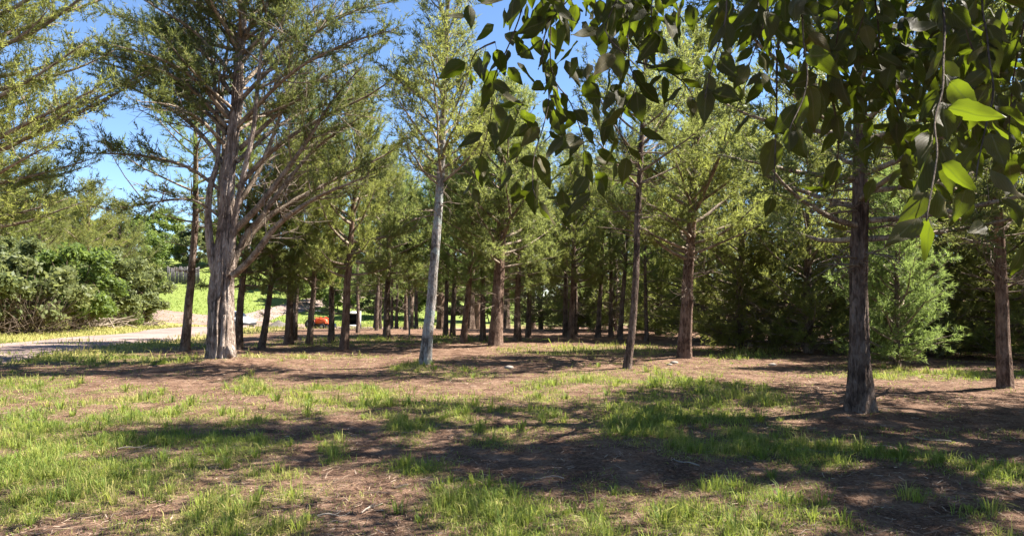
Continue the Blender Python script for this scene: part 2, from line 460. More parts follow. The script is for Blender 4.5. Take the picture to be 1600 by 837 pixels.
# gravel road
def gravel_mat(name, a, b_, c):
    m, nt, out = new_mat(name); L = nt.links.new
    tc = N(nt, 'ShaderNodeTexCoord')
    n = N(nt, 'ShaderNodeTexNoise', i_Scale=9.0, i_Detail=8.0, i_Roughness=0.75); L(tc.outputs['Object'], n.inputs['Vector'])
    n_ = N(nt, 'ShaderNodeTexNoise', i_Scale=0.6, i_Detail=3.0); L(tc.outputs['Object'], n_.inputs['Vector'])
    s = N(nt, 'ShaderNodeMath', operation='MULTIPLY_ADD', i_1=0.5); L(n.outputs[0], s.inputs[0])
    h = N(nt, 'ShaderNodeMath', operation='MULTIPLY', i_1=0.5); L(n_.outputs[0], h.inputs[0]); L(h.outputs[0], s.inputs[2])
    r = ramp(nt, s.outputs[0], [(0.35, a), (0.5, b_), (0.65, c)])
    p = N(nt, 'ShaderNodeBsdfPrincipled', i_Roughness=0.95); p.inputs['Specular IOR Level'].default_value = 0.1
    L(r.outputs[0], p.inputs['Base Color'])
    bb = N(nt, 'ShaderNodeBump', i_Strength=0.6, i_Distance=0.03); L(n.outputs[0], bb.inputs['Height']); L(bb.outputs[0], p.inputs['Normal'])
    L(p.outputs[0], out.inputs[0])
    return m
M_ROAD = gravel_mat('pink_gravel', (0.165, 0.115, 0.1), (0.225, 0.165, 0.145), (0.285, 0.22, 0.195))
def sheet_along(name, line, halfw, lift, mat, cols=13, seed=1):
    tg = unit(np.gradient(line, axis=0)); nrm = np.stack([-tg[:, 1], tg[:, 0]], -1)
    s = np.linspace(-1, 1, cols)
    nl = fbm(np.arange(len(line)) * 0.45, np.full(len(line), 3.0), seed, 3) - 0.5
    nr = fbm(np.arange(len(line)) * 0.45, np.full(len(line), 9.0), seed, 3) - 0.5
    w = halfw * (1 + np.where(s[None, :] < 0, nl[:, None], nr[:, None]) * 0.5)
    P = line[:, None, :] + nrm[:, None, :] * (s[None, :] * w)[..., None]
    z = terr(P[..., 0], P[..., 1]) + lift
    z = z - (np.abs(s)[None, :] > 0.99) * (lift + 0.06)
    V = np.concatenate([P, z[..., None]], -1).reshape(-1, 3)
    n = len(line)
    I = np.arange(n - 1)[:, None] * cols + np.arange(cols - 1)[None, :]
    Q = np.stack([I, I + 1, I + cols + 1, I + cols], -1).reshape(-1, 4)
    return mesh_tris(name, V, Q, mat, smooth=True)
road = link('gravel_road', sheet_along('gravel_road', ROADD, 2.2, 0.07, M_ROAD))
tag(road, 'pale pinkish gravel road curving past the grove', 'road', kind='structure')
M_DIRT = gravel_mat('pale_dirt', (0.15, 0.102, 0.082), (0.21, 0.148, 0.12), (0.27, 0.2, 0.165))
yard = dense([(-56, 81), (-44, 78), (-34, 76), (-26, 73), (-19, 68), (-12, 64), (-5, 62), (1, 63)], 1.0)
link_y = link('dirt_yard', sheet_along('dirt_yard', yard, 4.6, 0.11, M_DIRT, seed=4))
tag(link_y, 'pale bare dirt track and yard below the green hill', 'dirt yard', kind='structure')

# ------------------------------------------------------------------ cedar generator
class Wood:
    """one tree in the making: limbs as tubes, twigs collected for the foliage"""
    def __init__(self, seed):
        self.rg = np.random.default_rng(seed)
        self.limbs = MB(); self.tw = []; self.dead = []
    def twig(self, p, d, l, tint): self.tw.append((*p, *d, l, tint))
    def grow(self, pts, r0, r1=0.006, s0=0.3, sub_step=0.2, sub_len=0.6, tw_step=0.12, tw_len=0.26, sides=6, upb=0.12, mb=None, tint=0.5, subsides=3, droop=0.0):
        rg = self.rg
        pts = dense(pts, 0.22) if len(pts) > 2 else np.asarray(pts, float)
        n = len(pts); s = np.linspace(0, 1, n)
        (mb or self.limbs).tube(pts, r0 * (1 - s) ** 0.8 + r1, sides, tint=tint)
        seg = np.linalg.norm(np.diff(pts, axis=0), axis=1); Ltot = seg.sum()
        tg = unit(np.gradient(pts, axis=0))
        k = max(2, int(Ltot * (1 - s0) / sub_step)); side = 1
        btint = rg.uniform(-0.12, 0.12)
        for q in range(k + 1):
            sp = s0 + (1 - s0) * (q + rg.uniform(-.4, .4)) / k
            sp = min(max(sp, s0 * 0.9), 1.0)
            i = min(int(sp * (n - 1)), n - 2); f = sp * (n - 1) - i
            p = pts[i] * (1 - f) + pts[i + 1] * f
            T = tg[i]
            sd = np.cross(T, (0, 0, 1.0)); sd = sd / (np.linalg.norm(sd) + 1e-6) * side
            if rg.random() < 0.25: sd = sd * 0.2 + np.array([0, 0, rg.choice([-0.7, 1.0])])
            side = -side
            a = R(rg.uniform(30, 75)) if q < k else 0.1
            d = T * math.cos(a) + sd * math.sin(a) + np.array([0, 0, rg.uniform(-.22, .35) + upb - droop])
            d /= np.linalg.norm(d)
            l = sub_len * (0.35 + 0.8 * (1 - (sp - s0) / (1 - s0 + 1e-6))) * rg.uniform(0.6, 1.25)
            m_ = 4
            cur = [p]
            dd = d.copy()
            for _ in range(m_ - 1):
                dd = dd + rg.normal(0, .16, 3) + np.array([0, 0, 0.06])
                dd /= np.linalg.norm(dd)
                cur.append(cur[-1] + dd * l / (m_ - 1))
            cur = np.array(cur)
            self.limbs.tube(cur, np.linspace(max(0.0045, r0 * 0.16), 0.003, m_), subsides, cap=False, tint=tint)
            kt = max(2, int(l / tw_step))
            for w in range(kt + 1):
                u = 0.15 + 0.85 * w / kt
                j = min(int(u * (m_ - 1)), m_ - 2); ff = u * (m_ - 1) - j
                tp = cur[j] * (1 - ff) + cur[j + 1] * ff
                td = unit(cur[j + 1] - cur[j]) + rg.normal(0, .5, 3) + np.array([0, 0, 0.15 - droop])
                td /= np.linalg.norm(td)
                self.twig(tp, td, tw_len * rg.uniform(.6, 1.3), 0.42 + btint + rg.uniform(-.15, .15) + 0.1 * u)
    def bare(self, pts, r0, r1=0.003, sides=4, tint=0.6, forks=4):
        rg = self.rg
        pts = dense(pts, 0.25) if len(pts) > 2 else np.asarray(pts, float)
        n = len(pts); s = np.linspace(0, 1, n)
        self.dead.append((pts, r0 * (1 - s) + r1, sides, tint))
        tg = unit(np.gradient(pts, axis=0))
        for _ in range(forks):
            i = int(rg.uniform(.3, .95) * (n - 1))
            d = tg[i] + rg.normal(0, .5, 3); d /= np.linalg.norm(d)
            l = rg.uniform(.2, .6)
            c = pts[i] + d * l * .5 + rg.normal(0, .03, 3); e = pts[i] + d * l + rg.normal(0, .06, 3)
            self.dead.append((np.array([pts[i], c, e]), np.array([r0 * .4 + .002, r0 * .25 + .002, .0015]), 3, tint + rg.uniform(-.2, .2)))
    def crown_mesh(self, name, mat, nb=14, bl=0.12, bw=0.026, tintj=0.16, spread=0.55):
        rg = self.rg
        A = np.array(self.tw); n = len(A)
        if not n: return None
        P = np.repeat(A[:, 0:3], nb, 0); D = np.repeat(A[:, 3:6], nb, 0); Ln = np.repeat(A[:, 6], nb); Tn = np.repeat(A[:, 7], nb)
        k = len(P)
        u = rg.random(k)
        base = P + D * (Ln * u)[:, None] + rg.normal(0, 0.012, (k, 3))
        d = unit(D * 0.8 + rg.normal(0, spread, (k, 3)) + np.array([0, 0, 0.12]))
        ln = bl * rg.uniform(.55, 1.35, k); w = bw * rg.uniform(.6, 1.3, k)
        s = unit(np.cross(d, rg.normal(0, 1, (k, 3))))
        V = np.stack([base - s * (w / 2)[:, None], base + s * (w / 2)[:, None], base + d * ln[:, None]], 1)
        tt = np.clip(Tn + rg.normal(0, tintj, k), 0, 0.97)
        brown = rg.random(k) < 0.03
        tt[brown] = 1.0
        tv = np.stack([tt, tt, np.clip(tt + 0.1, 0, 1)], 1)
        return mesh_tris(name, V.reshape(-1, 3), np.arange(3 * k).reshape(-1, 3), mat, tint=tv.ravel())
    def dead_mesh(self, name):
        if not self.dead: return None
        mb = MB()
        for pts, r, sd, t in self.dead: mb.tube(pts, r, sd, cap=False, tint=min(max(t, 0), 1))
        return mb.mesh(name, M_DEAD)

def trunk_mesh(name, path, rad, mat, seed, sides=20, step=0.1, flare=0.45, flute=0.10, nf=5, fh=0.5, rough=0.045, twist=0.25):
    """path: points up the stem; rad: radius at each; fluted, flared at the root"""
    path = np.asarray(path, float)
    rg = np.random.default_rng(seed)
    line = dense(path, step)
    hs = np.concatenate([[0], np.cumsum(np.linalg.norm(np.diff(line, axis=0), axis=1))])
    wa = 0.22 * rad[0] * sstep(0.3, 1.5, hs)
    line[:, 0] += wa * (fbm(hs * 0.9 + seed, hs * 0 + 2.5, seed, 3) - 0.5) * 2
    line[:, 1] += wa * (fbm(hs * 0.9 + seed, hs * 0 + 8.5, seed, 3) - 0.5) * 2
    hp = np.concatenate([[0], np.cumsum(np.linalg.norm(np.diff(path, axis=0), axis=1))])
    r = np.interp(hs, hp * hs[-1] / hp[-1], rad)
    th = np.linspace(0, 2 * np.pi, sides, endpoint=False)
    H_, TH = np.meshgrid(hs, th, indexing='ij')
    ph = rg.uniform(0, 6.28, 6)
    f = np.ones_like(H_)
    roots = 0.5 + 0.5 * np.cos(nf * TH + ph[0] + 0.6 * np.sin(TH + ph[1]))
    f += flare * np.exp(-H_ / fh) * (0.45 + 0.75 * roots)
    f += flute * np.cos((nf + 1) * TH + ph[2] + twist * H_) * np.exp(-H_ / 3.5)
    f += flute * 0.6 * np.cos(3 * TH + ph[3] - twist * 1.4 * H_)
    f += 0.05 * np.sin(H_ * 2.1 + ph[4] + TH)
    c, s_ = np.cos(TH), np.sin(TH)
    wx_ = 0.5 * (fbm(H_ * 0.9 + 3, c * 1.5 + s_ + 7, seed + 3, 2) - 0.5)
    st = fbm((c + wx_) * 3.4 + H_ * 0.12 + 40, (s_ + wx_) * 3.4 + H_ * 0.10 + 60, seed, 3)
    st = 1 - np.abs(2 * st - 1) * 2.2
    f += rough * 1.5 * (st - 0.55)
    f += rough * 2 * (fbm(c * 4 + 20, s_ * 4 + H_ * 1.5 + 9, seed + 5, 3) - 0.5)
    mb = MB()
    mb.tube(line, r, sides, cap=True, ring=r[:, None] * f)
    return mb.mesh(name, mat)

def stubs(wood, path, rad, hs, n, mat_tint=0.6, lmin=0.2, lmax=0.9):
    """short dead branches on the bare stem between heights hs"""
    rg = wood.rg
    path = np.asarray(path)
    for _ in range(n):
        h = rg.uniform(*hs)
        p = np.array([np.interp(h, path[:, 2], path[:, 0]), np.interp(h, path[:, 2], path[:, 1]), h])
        a = rg.uniform(0, 6.28); l = rg.uniform(lmin, lmax)
        d = np.array([math.cos(a), math.sin(a), rg.uniform(-.15, .35)])
        wood.bare([p, p + d * l * .5 + rg.normal(0, .03, 3), p + d * l + rg.normal(0, .08, 3)], 0.008 + 0.009 * l, tint=mat_tint, forks=int(2 + l * 4))

def cedar(seed, H, r0, h0, crown_r, n_limbs, mat, bark, nb=14, bl=0.13, bw=0.03, lean=(0, 0), path=None, rad=None, sub_step=0.14, sub_len=0.7,
          tw_step=0.075, e_lo=5, e_hi=50, prof=None, s0=0.28, dead=10, dead_h=None, base_fill=False, tpow=1.05, sides=18, flare=0.4, flute=0.1, trunk_step=0.14, rough=0.045, tw_len=0.26, droop=0.0, az_bias=None):
    """builds trunk, branches and crown meshes of a cedar standing at the origin"""
    w = Wood(seed); rg = w.rg
    if path is None:
        k = 6
        path = np.zeros((k, 3)); path[:, 2] = np.linspace(0, H, k)
        path[1:, :2] = np.cumsum(rg.normal(0, 0.05 * H / 8, (k - 1, 2)), 0)
        path[:, 0] += lean[0] * path[:, 2]; path[:, 1] += lean[1] * path[:, 2]
        rad = r0 * np.array([1.0, 0.92, 0.75, 0.52, 0.28, 0.04])
    path = np.asarray(path, float); rad = np.asarray(rad, float)
    H = path[-1, 2]
    buried = np.vstack([path[0] - np.array([0, 0, 0.25]), path])
    tm = trunk_mesh('trunk', buried, np.concatenate([[rad[0] * 1.05], rad]), bark, seed, sides=sides, step=trunk_step, flare=flare, flute=flute, rough=rough)
    if prof is None:
        prof = lambda t: crown_r * (0.55 + 0.45 * min(1, t / 0.2)) * (1 - t) ** 0.62 + 0.15
    az = rg.uniform(0, 6.28)
    for i in range(n_limbs):
        t = ((i + rg.uniform(0, .9)) / n_limbs) ** tpow
        h = h0 + (H - h0) * t * 0.98
        az += 2.39996 + rg.uniform(-.5, .5)
        Ll = prof(t) * rg.uniform(.72, 1.18)
        if az_bias is not None: Ll *= az_bias(az)
        c = np.array([np.interp(h, path[:, 2], path[:, 0]), np.interp(h, path[:, 2], path[:, 1]), h])
        rt = np.interp(h, path[:, 2], rad)
        e = R(e_lo + (e_hi - e_lo) * t ** 0.7 + rg.uniform(-9, 9))
        a = az; pts = [c]; m_ = 6; up = rg.uniform(R(3), R(14)) - droop * 0.2
        for q in range(m_ - 1):
            pts.append(pts[-1] + Ll / (m_ - 1) * np.array([math.cos(a) * math.cos(e), math.sin(a) * math.cos(e), math.sin(e)]))
            e += up * rg.uniform(.2, 1.4) * 0.6; a += rg.normal(0, .13)
        w.grow(np.array(pts), min(rt * 0.42, 0.010 + 0.014 * Ll), s0=s0 if t < .7 else 0.12, sub_step=sub_step, sub_len=sub_len * (0.55 + 0.6 * Ll / crown_r), tw_step=tw_step, sides=5, tw_len=tw_len, droop=droop * (1 - t))
    # leader
    w.grow(path[-3:], 0.02, s0=0.05, sub_step=0.16, sub_len=0.35, tw_step=tw_step)
    if dead: stubs(w, path, rad, dead_h or (0.9, h0 + 1.2), dead)
    if base_fill:  # dead brown skirt under the living crown
        for _ in range(40):
            a = rg.uniform(0, 6.28); h = rg.uniform(.1, 1.7); l = rg.uniform(.7, crown_r * .95)
            d = np.array([math.cos(a), math.sin(a), rg.uniform(-.1, .3)])
            p0 = np.array([0, 0, h]) + d * 0.05
            w.bare([p0, p0 + d * l * .5 + rg.normal(0, .08, 3), p0 + d * l + rg.normal(0, .14, 3)], 0.016, tint=rg.uniform(.1, .6), forks=9)
    cm = w.crown_mesh('crown', mat, nb=nb, bl=bl, bw=bw)
    bm = w.limbs.mesh('branches', M_LIMB)
    dm = w.dead_mesh('dead_branches')
    return dict(trunk=tm, branches=bm, crown=cm, dead_branches=dm)

def plant(kit, name, x, y, label, cat='tree', group=None, rz=0.0, sc=1.0, szz=None, tilt=(0, 0), z=None, mats=None):
    e = bpy.data.objects.new(name, None)
    col.objects.link(e)
    e.empty_display_size = 0.3
    e.location = (x, y, float(gz(x, y)) if z is None else z)
    e.rotation_euler = (tilt[0], tilt[1], rz)
    e.scale = (sc, sc, szz or sc)
    tag(e, label, cat, group)
    for k in ('trunk', 'branches', 'dead_branches', 'crown'):
        if kit.get(k) is not None:
            c = link(k, kit[k], e)
            if k != 'trunk': c['kind'] = 'stuff'
    return e

def relpath(pts, d):
    """stem given as photo (px, row) at depth d -> offsets from its foot"""
    P = np.array([at(px, r, d + (q[0] if q else 0)) for px, r, *q in pts])
    foot = P[0].copy()
    P -= foot
    return P, foot
# ================================================================= HERO TREES
BS = 1.0
# --- the big many-limbed cedar on the left
d = 17.6
BT = lambda px, row, dd=0.0: at(px, row, d + dd) - np.array([(345 - 800) / F * d, d, 0])
w = Wood(101)
path = np.array([BT(345, 566), BT(346, 530), BT(347, 480), BT(350, 410), BT(353, 330), BT(360, 220), BT(370, 90), BT(376, -60), BT(380, -220)])
path[0] = (0, 0, 0)
rad = [0.29, 0.28, 0.262, 0.24, 0.16, 0.13, 0.10, 0.065, 0.02]
buried = np.vstack([path[0] - np.array([0, 0, 0.3]), path])
kit_trunk = trunk_mesh('trunk', buried, [0.33] + rad, M_BARK_GREY, 7, sides=110, step=0.06, flare=0.28, flute=0.10, nf=4, fh=0.38, rough=0.20, twist=0.12)
stems = [
 ([BT(338, 450, -.05), BT(327, 395, -.1), BT(323, 345, -.15), BT(326, 300, -.2), BT(337, 250, -.1), BT(334, 170, .2), BT(322, 70, .4), BT(312, -60, .6)], 0.105),
 ([BT(357, 430, -.1), BT(366, 350, -.2), BT(376, 290, -.3), BT(392, 210, -.4), BT(400, 120, -.5), BT(412, 0, -.6), BT(425, -130, -.6)], 0.09),
 ([BT(352, 400, .2), BT(342, 320, .4), BT(346, 240, .7), BT(342, 150, 1.0), BT(352, 40, 1.2), BT(350, -110, 1.4)], 0.08)]
rights = [
 ([BT(364, 438, -.15), BT(392, 412, -.35), BT(430, 362, -.6), BT(490, 318, -.9), BT(580, 280, -1.2)], .085, .6),
 ([BT(362, 430, .1), BT(380, 380, .15), BT(408, 345, .2), BT(458, 275, .3), BT(505, 226, .3), BT(575, 180, .3)], .08, .55),
 ([BT(360, 372, -.1), BT(398, 335, -.2), BT(440, 280, -.4), BT(480, 222, -.6), BT(515, 165, -.9), BT(560, 110, -1.1)], .085, .5),
 ([BT(358, 345, .2), BT(398, 280, .4), BT(428, 205, .8), BT(448, 130, 1.1), BT(455, 50, 1.3)], .07, .55),
 ([BT(364, 410, .3), BT(420, 345, .6), BT(515, 290, 1.1), BT(600, 248, 1.4), BT(650, 212, 1.6)], .075, .52),
 ([BT(368, 300, 0), BT(430, 235, -.2), BT(500, 190, -.4), BT(580, 150, -.6), BT(630, 110, -.8)], .06, .42),
 ([BT(370, 240, .2), BT(440, 175, .5), BT(510, 120, .8), BT(590, 80, 1.2)], .06, .35),
 ([BT(372, 160, 0), BT(440, 90, -.3), BT(510, 40, -.7), BT(570, 10, -1)], .055, .3),
 ([BT(374, 100, 0), BT(430, 20, .4), BT(490, -30, .8), BT(560, -60, 1.2)], .05, .3),
 ([BT(374, 60, 0), BT(450, -40, -.5), BT(520, -90, -.8)], .05, .25),
 ([BT(372, 140, 0), BT(450, 60, 1.2), BT(540, 20, 2.0), BT(620, 0, 2.6)], .05, .3), ([BT(370, 200, 0), BT(450, 120, -1.2), BT(530, 75, -2.0), BT(610, 50, -2.5)], .05, .35), ([BT(366, 260, 0), BT(450, 190, 1.6), BT(540, 160, 2.6), BT(640, 150, 3.2)], .05, .42)]
lefts = [
 ([BT(342, 305, 0), BT(290, 268, -.3), BT(215, 250, -.6), BT(110, 245, -.9)], .045, .35),
 ([BT(345, 262, 0), BT(300, 205, .3), BT(235, 160, .7), BT(150, 118, 1.0)], .055, .3),
 ([BT(350, 205, 0), BT(290, 140, -.3), BT(205, 100, -.8), BT(110, 82, -1.2)], .055, .25),
 ([BT(355, 185, 0), BT(285, 100, .5), BT(215, 40, .9), BT(150, 20, 1.3)], .05, .25),
 ([BT(360, 125, 0), BT(300, 55, -.4), BT(230, 10, -.8), BT(180, -20, -1)], .05, .25),
 ([BT(364, 80, 0), BT(310, 10, .4), BT(250, -50, .9)], .045, .25),
 ([BT(340, 345, 0), BT(300, 320, -.5), BT(250, 322, -1.2), BT(180, 335, -1.7)], .03, .4),
 ([BT(345, 230, 0), BT(305, 190, -.8), BT(260, 170, -1.6), BT(215, 165, -2.2)], .05, .3),
 ([BT(350, 215, 0), BT(300, 165, .2), BT(225, 125, .3), BT(130, 95, .3)], .05, .28), ([BT(352, 190, 0), BT(300, 130, -1.0), BT(240, 95, -1.8), BT(170, 75, -2.3)], .05, .28),
 ([BT(356, 150, 0), BT(310, 85, 1.0), BT(250, 45, 1.8), BT(180, 60, 2.3)], .05, .28), ([BT(366, 60, 0), BT(300, -10, -.8), BT(220, -40, -1.4)], .045, .25)]
deep = []
rgd = np.random.default_rng(5)
for i in range(36):
    h = rgd.uniform(5.6, 11.0); a = rgd.uniform(0, 6.28); l = 2.9 * (1 - (h - 4.6) / 9.5) * rgd.uniform(.6, 1.1)
    x0 = np.interp(h, path[:, 2], path[:, 0]); e = rgd.uniform(.2, .7)
    p0 = np.array([x0, 0, h]); dv = np.array([math.cos(a), math.sin(a), e])
    deep.append(([p0, p0 + dv * l * .35, p0 + dv * l * .7 + np.array([0, 0, .08]), p0 + dv * l + np.array([0, 0, .25])], .045, .3))
big = bpy.data.objects.new('cedar_tree', None); col.objects.link(big)
big.location = ((345 - 800) / F * d, d, float(gz((345 - 800) / F * d, d)))
tag(big, 'huge old many-limbed cedar with thick fluted grey trunk beside the road', 'tree', 'cedars of the open grove')
link('trunk', kit_trunk, big)
for pts, r in stems:
    line = np.array(pts)
    tmb = trunk_mesh('stem', line, np.linspace(r, 0.02, len(line)) , M_BARK_GREY, int(r * 1000), sides=18, step=0.09, flare=0, flute=.08, rough=.1)
    link('stem', tmb, big)
    h_ = dense(line, 0.3)
    for q in range(17):
        i = int((0.48 + 0.52 * q / 17) * (len(h_) - 1)); p0 = h_[i]; a = rgd.uniform(0, 6.28); l = rgd.uniform(.8, 2.0) * (1.15 - 0.6 * q / 17)
        dv = np.array([math.cos(a), math.sin(a), rgd.uniform(.2, .8)])
        w.grow(np.array([p0, p0 + dv * l * .4, p0 + dv * l * .75, p0 + dv * l + np.array([0, 0, .12])]), .025, s0=.35, sub_step=.14, sub_len=.55, tw_step=.085, sides=5)
for group_, ss in ((rights, .13), (lefts, .12), (deep, .15)):
    for pts, r, s0 in group_:
        if group_ is deep:
            w.grow(np.array(pts), r, s0=s0, sub_step=ss, sub_len=.8, tw_step=.085, sides=6)
        else:
            lm = MB()
            w.grow(np.array(pts), r, s0=s0, sub_step=ss, sub_len=.9, tw_step=.08, sides=8, mb=lm)
            link('limb', lm.mesh('limb', M_LIMB), big)
            P_ = dense(np.array(pts), .3)      # leafless inner side branches
            for _ in range(14 if group_ is rights else 5):
                i = int(rgd.uniform(.15, .75) * (len(P_) - 1)); p0 = P_[i]
                T = unit(P_[min(i + 1, len(P_) - 1)] - P_[max(i - 1, 0)]); dv = unit(T + rgd.normal(0, .55, 3)); l = rgd.uniform(.6, 1.6)
                w.bare([p0, p0 + dv * l * .5 + rgd.normal(0, .05, 3), p0 + dv * l + rgd.normal(0, .12, 3) + np.array([0, 0, .1])], .014, tint=.75, forks=5)
link('branches', w.limbs.mesh('branches', M_LIMB), big)
link('dead_branches', w.dead_mesh('dead_branches'), big)
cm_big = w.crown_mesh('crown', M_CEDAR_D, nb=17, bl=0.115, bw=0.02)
link('crown', cm_big, big)
# broken stub and root burl at its foot
mb = MB(); mb.tube([BT(349, 548, -.42), BT(350, 525, -.45), BT(351, 508, -.44), BT(352, 500, -.40)], [.06, .05, .05, .03], 9, tint=.9)
st = link('broken_stub', mb.mesh('broken_stub', M_BARK_GREY), big)
mb = MB(); rb = np.array([.04, .09, .11, .09, .03]); pl = np.array([BT(363, 566, -.16), BT(362, 561, -.2), BT(361, 555, -.2), BT(360, 549, -.19), BT(359, 544, -.15)])
rgx = np.random.default_rng(9); mb.tube(pl, rb, 12, ring=rb[:, None] * (1 + rgx.uniform(-.4, .4, (5, 12))))
link('root_burl', mb.mesh('root_burl', M_BARK_GREY), big)

def hero(name, pts, dd, rad, label, seed, group='cedars of the open grove', **kw):
    P, foot = relpath(pts, dd)
    P[:, 2] -= P[0, 2]
    kit = cedar(seed, None, None, path=P, rad=rad, **kw)
    x = foot[0]; y = dd
    return plant(kit, name, x, y, label, 'tree', group)

# --- slender pale trunk left of centre
hero('cedar_tree', [(665, 575), (671, 510), (680, 400), (688, 290), (692, 160), (697, 20), (700, -90), (702, -170)], 16.0, [.125, .112, .10, .088, .066, .045, .028, .01],
     'slender cedar with bare pale grey trunk leaning slightly, grass tuft at its foot', 102, h0=4.0, crown_r=1.9, n_limbs=66, mat=M_CEDAR_Y, bark=M_BARK_PALE, nb=15, bl=.11, bw=.018,
     e_lo=25, e_hi=55, dead=14, dead_h=(3.4, 5.0), sides=28, trunk_step=.07, flare=.4, flute=.05, rough=.06, prof=lambda t: 1.95 * (1 - t) ** .5 * (.7 + .3 * math.sin(t * 9)) + .2, sub_step=.16)
# --- thin curved trunk right of centre
hero('cedar_tree', [(979, 580), (987, 520), (993, 430), (998, 320), (1006, 200), (1014, 80), (1020, -40)], 15.3, [.088, .078, .07, .062, .05, .033, .01],
     'thin cedar with bare curved grey-brown trunk standing before the yellow grass strip', 103, h0=3.9, crown_r=1.7, n_limbs=38, mat=M_CEDAR, bark=M_BARK_DARK, nb=15, bl=.11, bw=.018,
     e_lo=15, e_hi=50, dead=26, dead_h=(2.6, 5.2), sides=20, trunk_step=.09, flare=.35, flute=.06, prof=lambda t: 1.7 * (1 - t) ** .7 + .25, sub_step=.17)
# --- stout trunk with spreading light crown
hero('cedar_tree', [(1067, 562), (1071, 500), (1076, 430), (1082, 340), (1088, 240), (1092, 120), (1094, 40)], 18.1, [.17, .15, .135, .11, .08, .04, .01],
     'cedar with stout reddish trunk and broad light green crown in front of the dark thicket', 104, h0=2.4, crown_r=3.4, n_limbs=62, mat=M_CEDAR_Y, bark=M_BARK_RED, nb=18, bl=.115, bw=.019,
     e_lo=8, e_hi=45, dead=22, dead_h=(1.6, 3.6), sides=24, trunk_step=.09, flare=.35, prof=lambda t: 3.4 * (.65 + .35 * min(1, t / .15)) * (1 - t) ** .8 + .2)
# --- near tree on the right
hero('cedar_tree', [(1338, 650), (1340, 590), (1342, 500), (1344, 400), (1347, 280), (1350, 140), (1352, -20), (1354, -250), (1354, -560)], 9.5, [.125, .112, .104, .10, .088, .075, .06, .038, .01],
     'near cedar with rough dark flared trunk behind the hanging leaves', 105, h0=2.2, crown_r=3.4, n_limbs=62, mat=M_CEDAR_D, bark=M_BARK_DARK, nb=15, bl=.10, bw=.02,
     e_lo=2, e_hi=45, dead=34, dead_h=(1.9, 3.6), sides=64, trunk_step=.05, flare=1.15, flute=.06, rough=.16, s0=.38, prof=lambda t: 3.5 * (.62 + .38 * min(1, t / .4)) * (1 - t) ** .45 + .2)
# --- tree at the right edge
hero('cedar_tree', [(1567, 610), (1566, 540), (1564, 440), (1562, 330), (1560, 200), (1560, 60), (1562, -80)], 12.1, [.105, .098, .09, .08, .06, .04, .01],
     'reddish-brown cedar trunk standing at the edge of the dark thicket', 106, h0=2.4, crown_r=2.4, n_limbs=46, mat=M_CEDAR, bark=M_BARK_RED, nb=16, bl=.11, bw=.018, e_lo=5, e_hi=45, dead=26, dead_h=(1.6, 3.2), sides=22, trunk_step=.08)
# --- stout red-brown trunk at the centre
hero('cedar_tree', [(774, 541), (776, 500), (779, 440), (783, 370), (786, 290), (788, 200), (790, 130)], 23.2, [.21, .19, .175, .15, .11, .055, .01],
     'thick red-brown cedar trunk in the middle of the grove', 107, h0=2.5, crown_r=3.1, n_limbs=62, mat=M_CEDAR, bark=M_BARK_RED, nb=17, bl=.14, bw=.021, e_lo=8, e_hi=50, dead=22, sides=24, trunk_step=.1, flare=.35)
# --- dark straight trunk left of the big cedar
hero('cedar_tree', [(290, 549), (294, 500), (299, 430), (303, 350), (303, 260), (300, 160), (298, 60)], 21.0, [.12, .11, .10, .085, .07, .045, .01],
     'slim dark cedar beside the gravel road, just behind the big grey trunk', 108, h0=3.6, crown_r=2.3, n_limbs=28, mat=M_CEDAR_G, bark=M_BARK, nb=14, bl=.13, bw=.021, e_lo=5, e_hi=45, dead=24, dead_h=(2.2, 4.6), sides=16, sub_step=.19)
# --- tree left of the frame, its crown reaching in
kit = cedar(109, 12.0, .24, 2.7, 4.9, 112, M_CEDAR_Y, M_BARK, nb=15, bl=.115, bw=.019, e_lo=2, e_hi=45, dead=16, sub_step=.17, sub_len=.8)
plant(kit, 'cedar_tree', -11.9, 14.3, 'tall yellow-green cedar whose trunk stands outside the picture, crown reaching over the road', 'tree', 'cedars of the open grove', rz=1.0)

# ================================================================= GROVE TREES (shared kits)
KITS = [
 cedar(201, 8.2, .19, 1.9, 2.9, 48, M_CEDAR, M_BARK, nb=17, bl=.14, bw=.021, flare=.85, e_lo=-2, dead=14),
 cedar(202, 7.6, .17, 2.0, 2.7, 48, M_CEDAR_Y, M_BARK, nb=17, bl=.14, bw=.021, flare=.85, e_lo=-2, dead=14),
 cedar(203, 8.8, .20, 1.8, 2.8, 48, M_CEDAR_G, M_BARK_RED, nb=17, bl=.14, bw=.021, flare=.85, e_lo=-2, dead=14),
 cedar(204, 7.2, .15, 2.1, 2.4, 44, M_CEDAR, M_BARK_DARK, nb=17, bl=.14, bw=.021, flare=.85, e_lo=-2, dead=12),
 cedar(205, 8.0, .18, 2.1, 3.1, 46, M_CEDAR_Y, M_BARK_RED, nb=17, bl=.14, bw=.021, flare=.85, e_lo=-2, dead=14)]
KITS += [
 cedar(206, 7.8, .14, 2.4, 1.5, 34, M_CEDAR, M_BARK_DARK, nb=16, bl=.14, bw=.021, flare=.85, e_lo=-2, dead=12, sub_len=.5),
 cedar(207, 7.2, .13, 2.2, 1.4, 32, M_CEDAR_G, M_BARK, nb=16, bl=.14, bw=.021, flare=.85, e_lo=-2, dead=12, sub_len=.5)]
KR = [.19, .17, .20, .15, .18, .14, .13]
SLIM = {461: 5, 519: 6, 560: 6, 589: 5, 613: 6, 620: 5, 635: 6, 651: 5, 668: 6, 697: 5, 707: 6, 755: 5, 825: 6, 883: 5, 899: 6, 934: 5, 954: 6, 968: 5, 1010: 6}
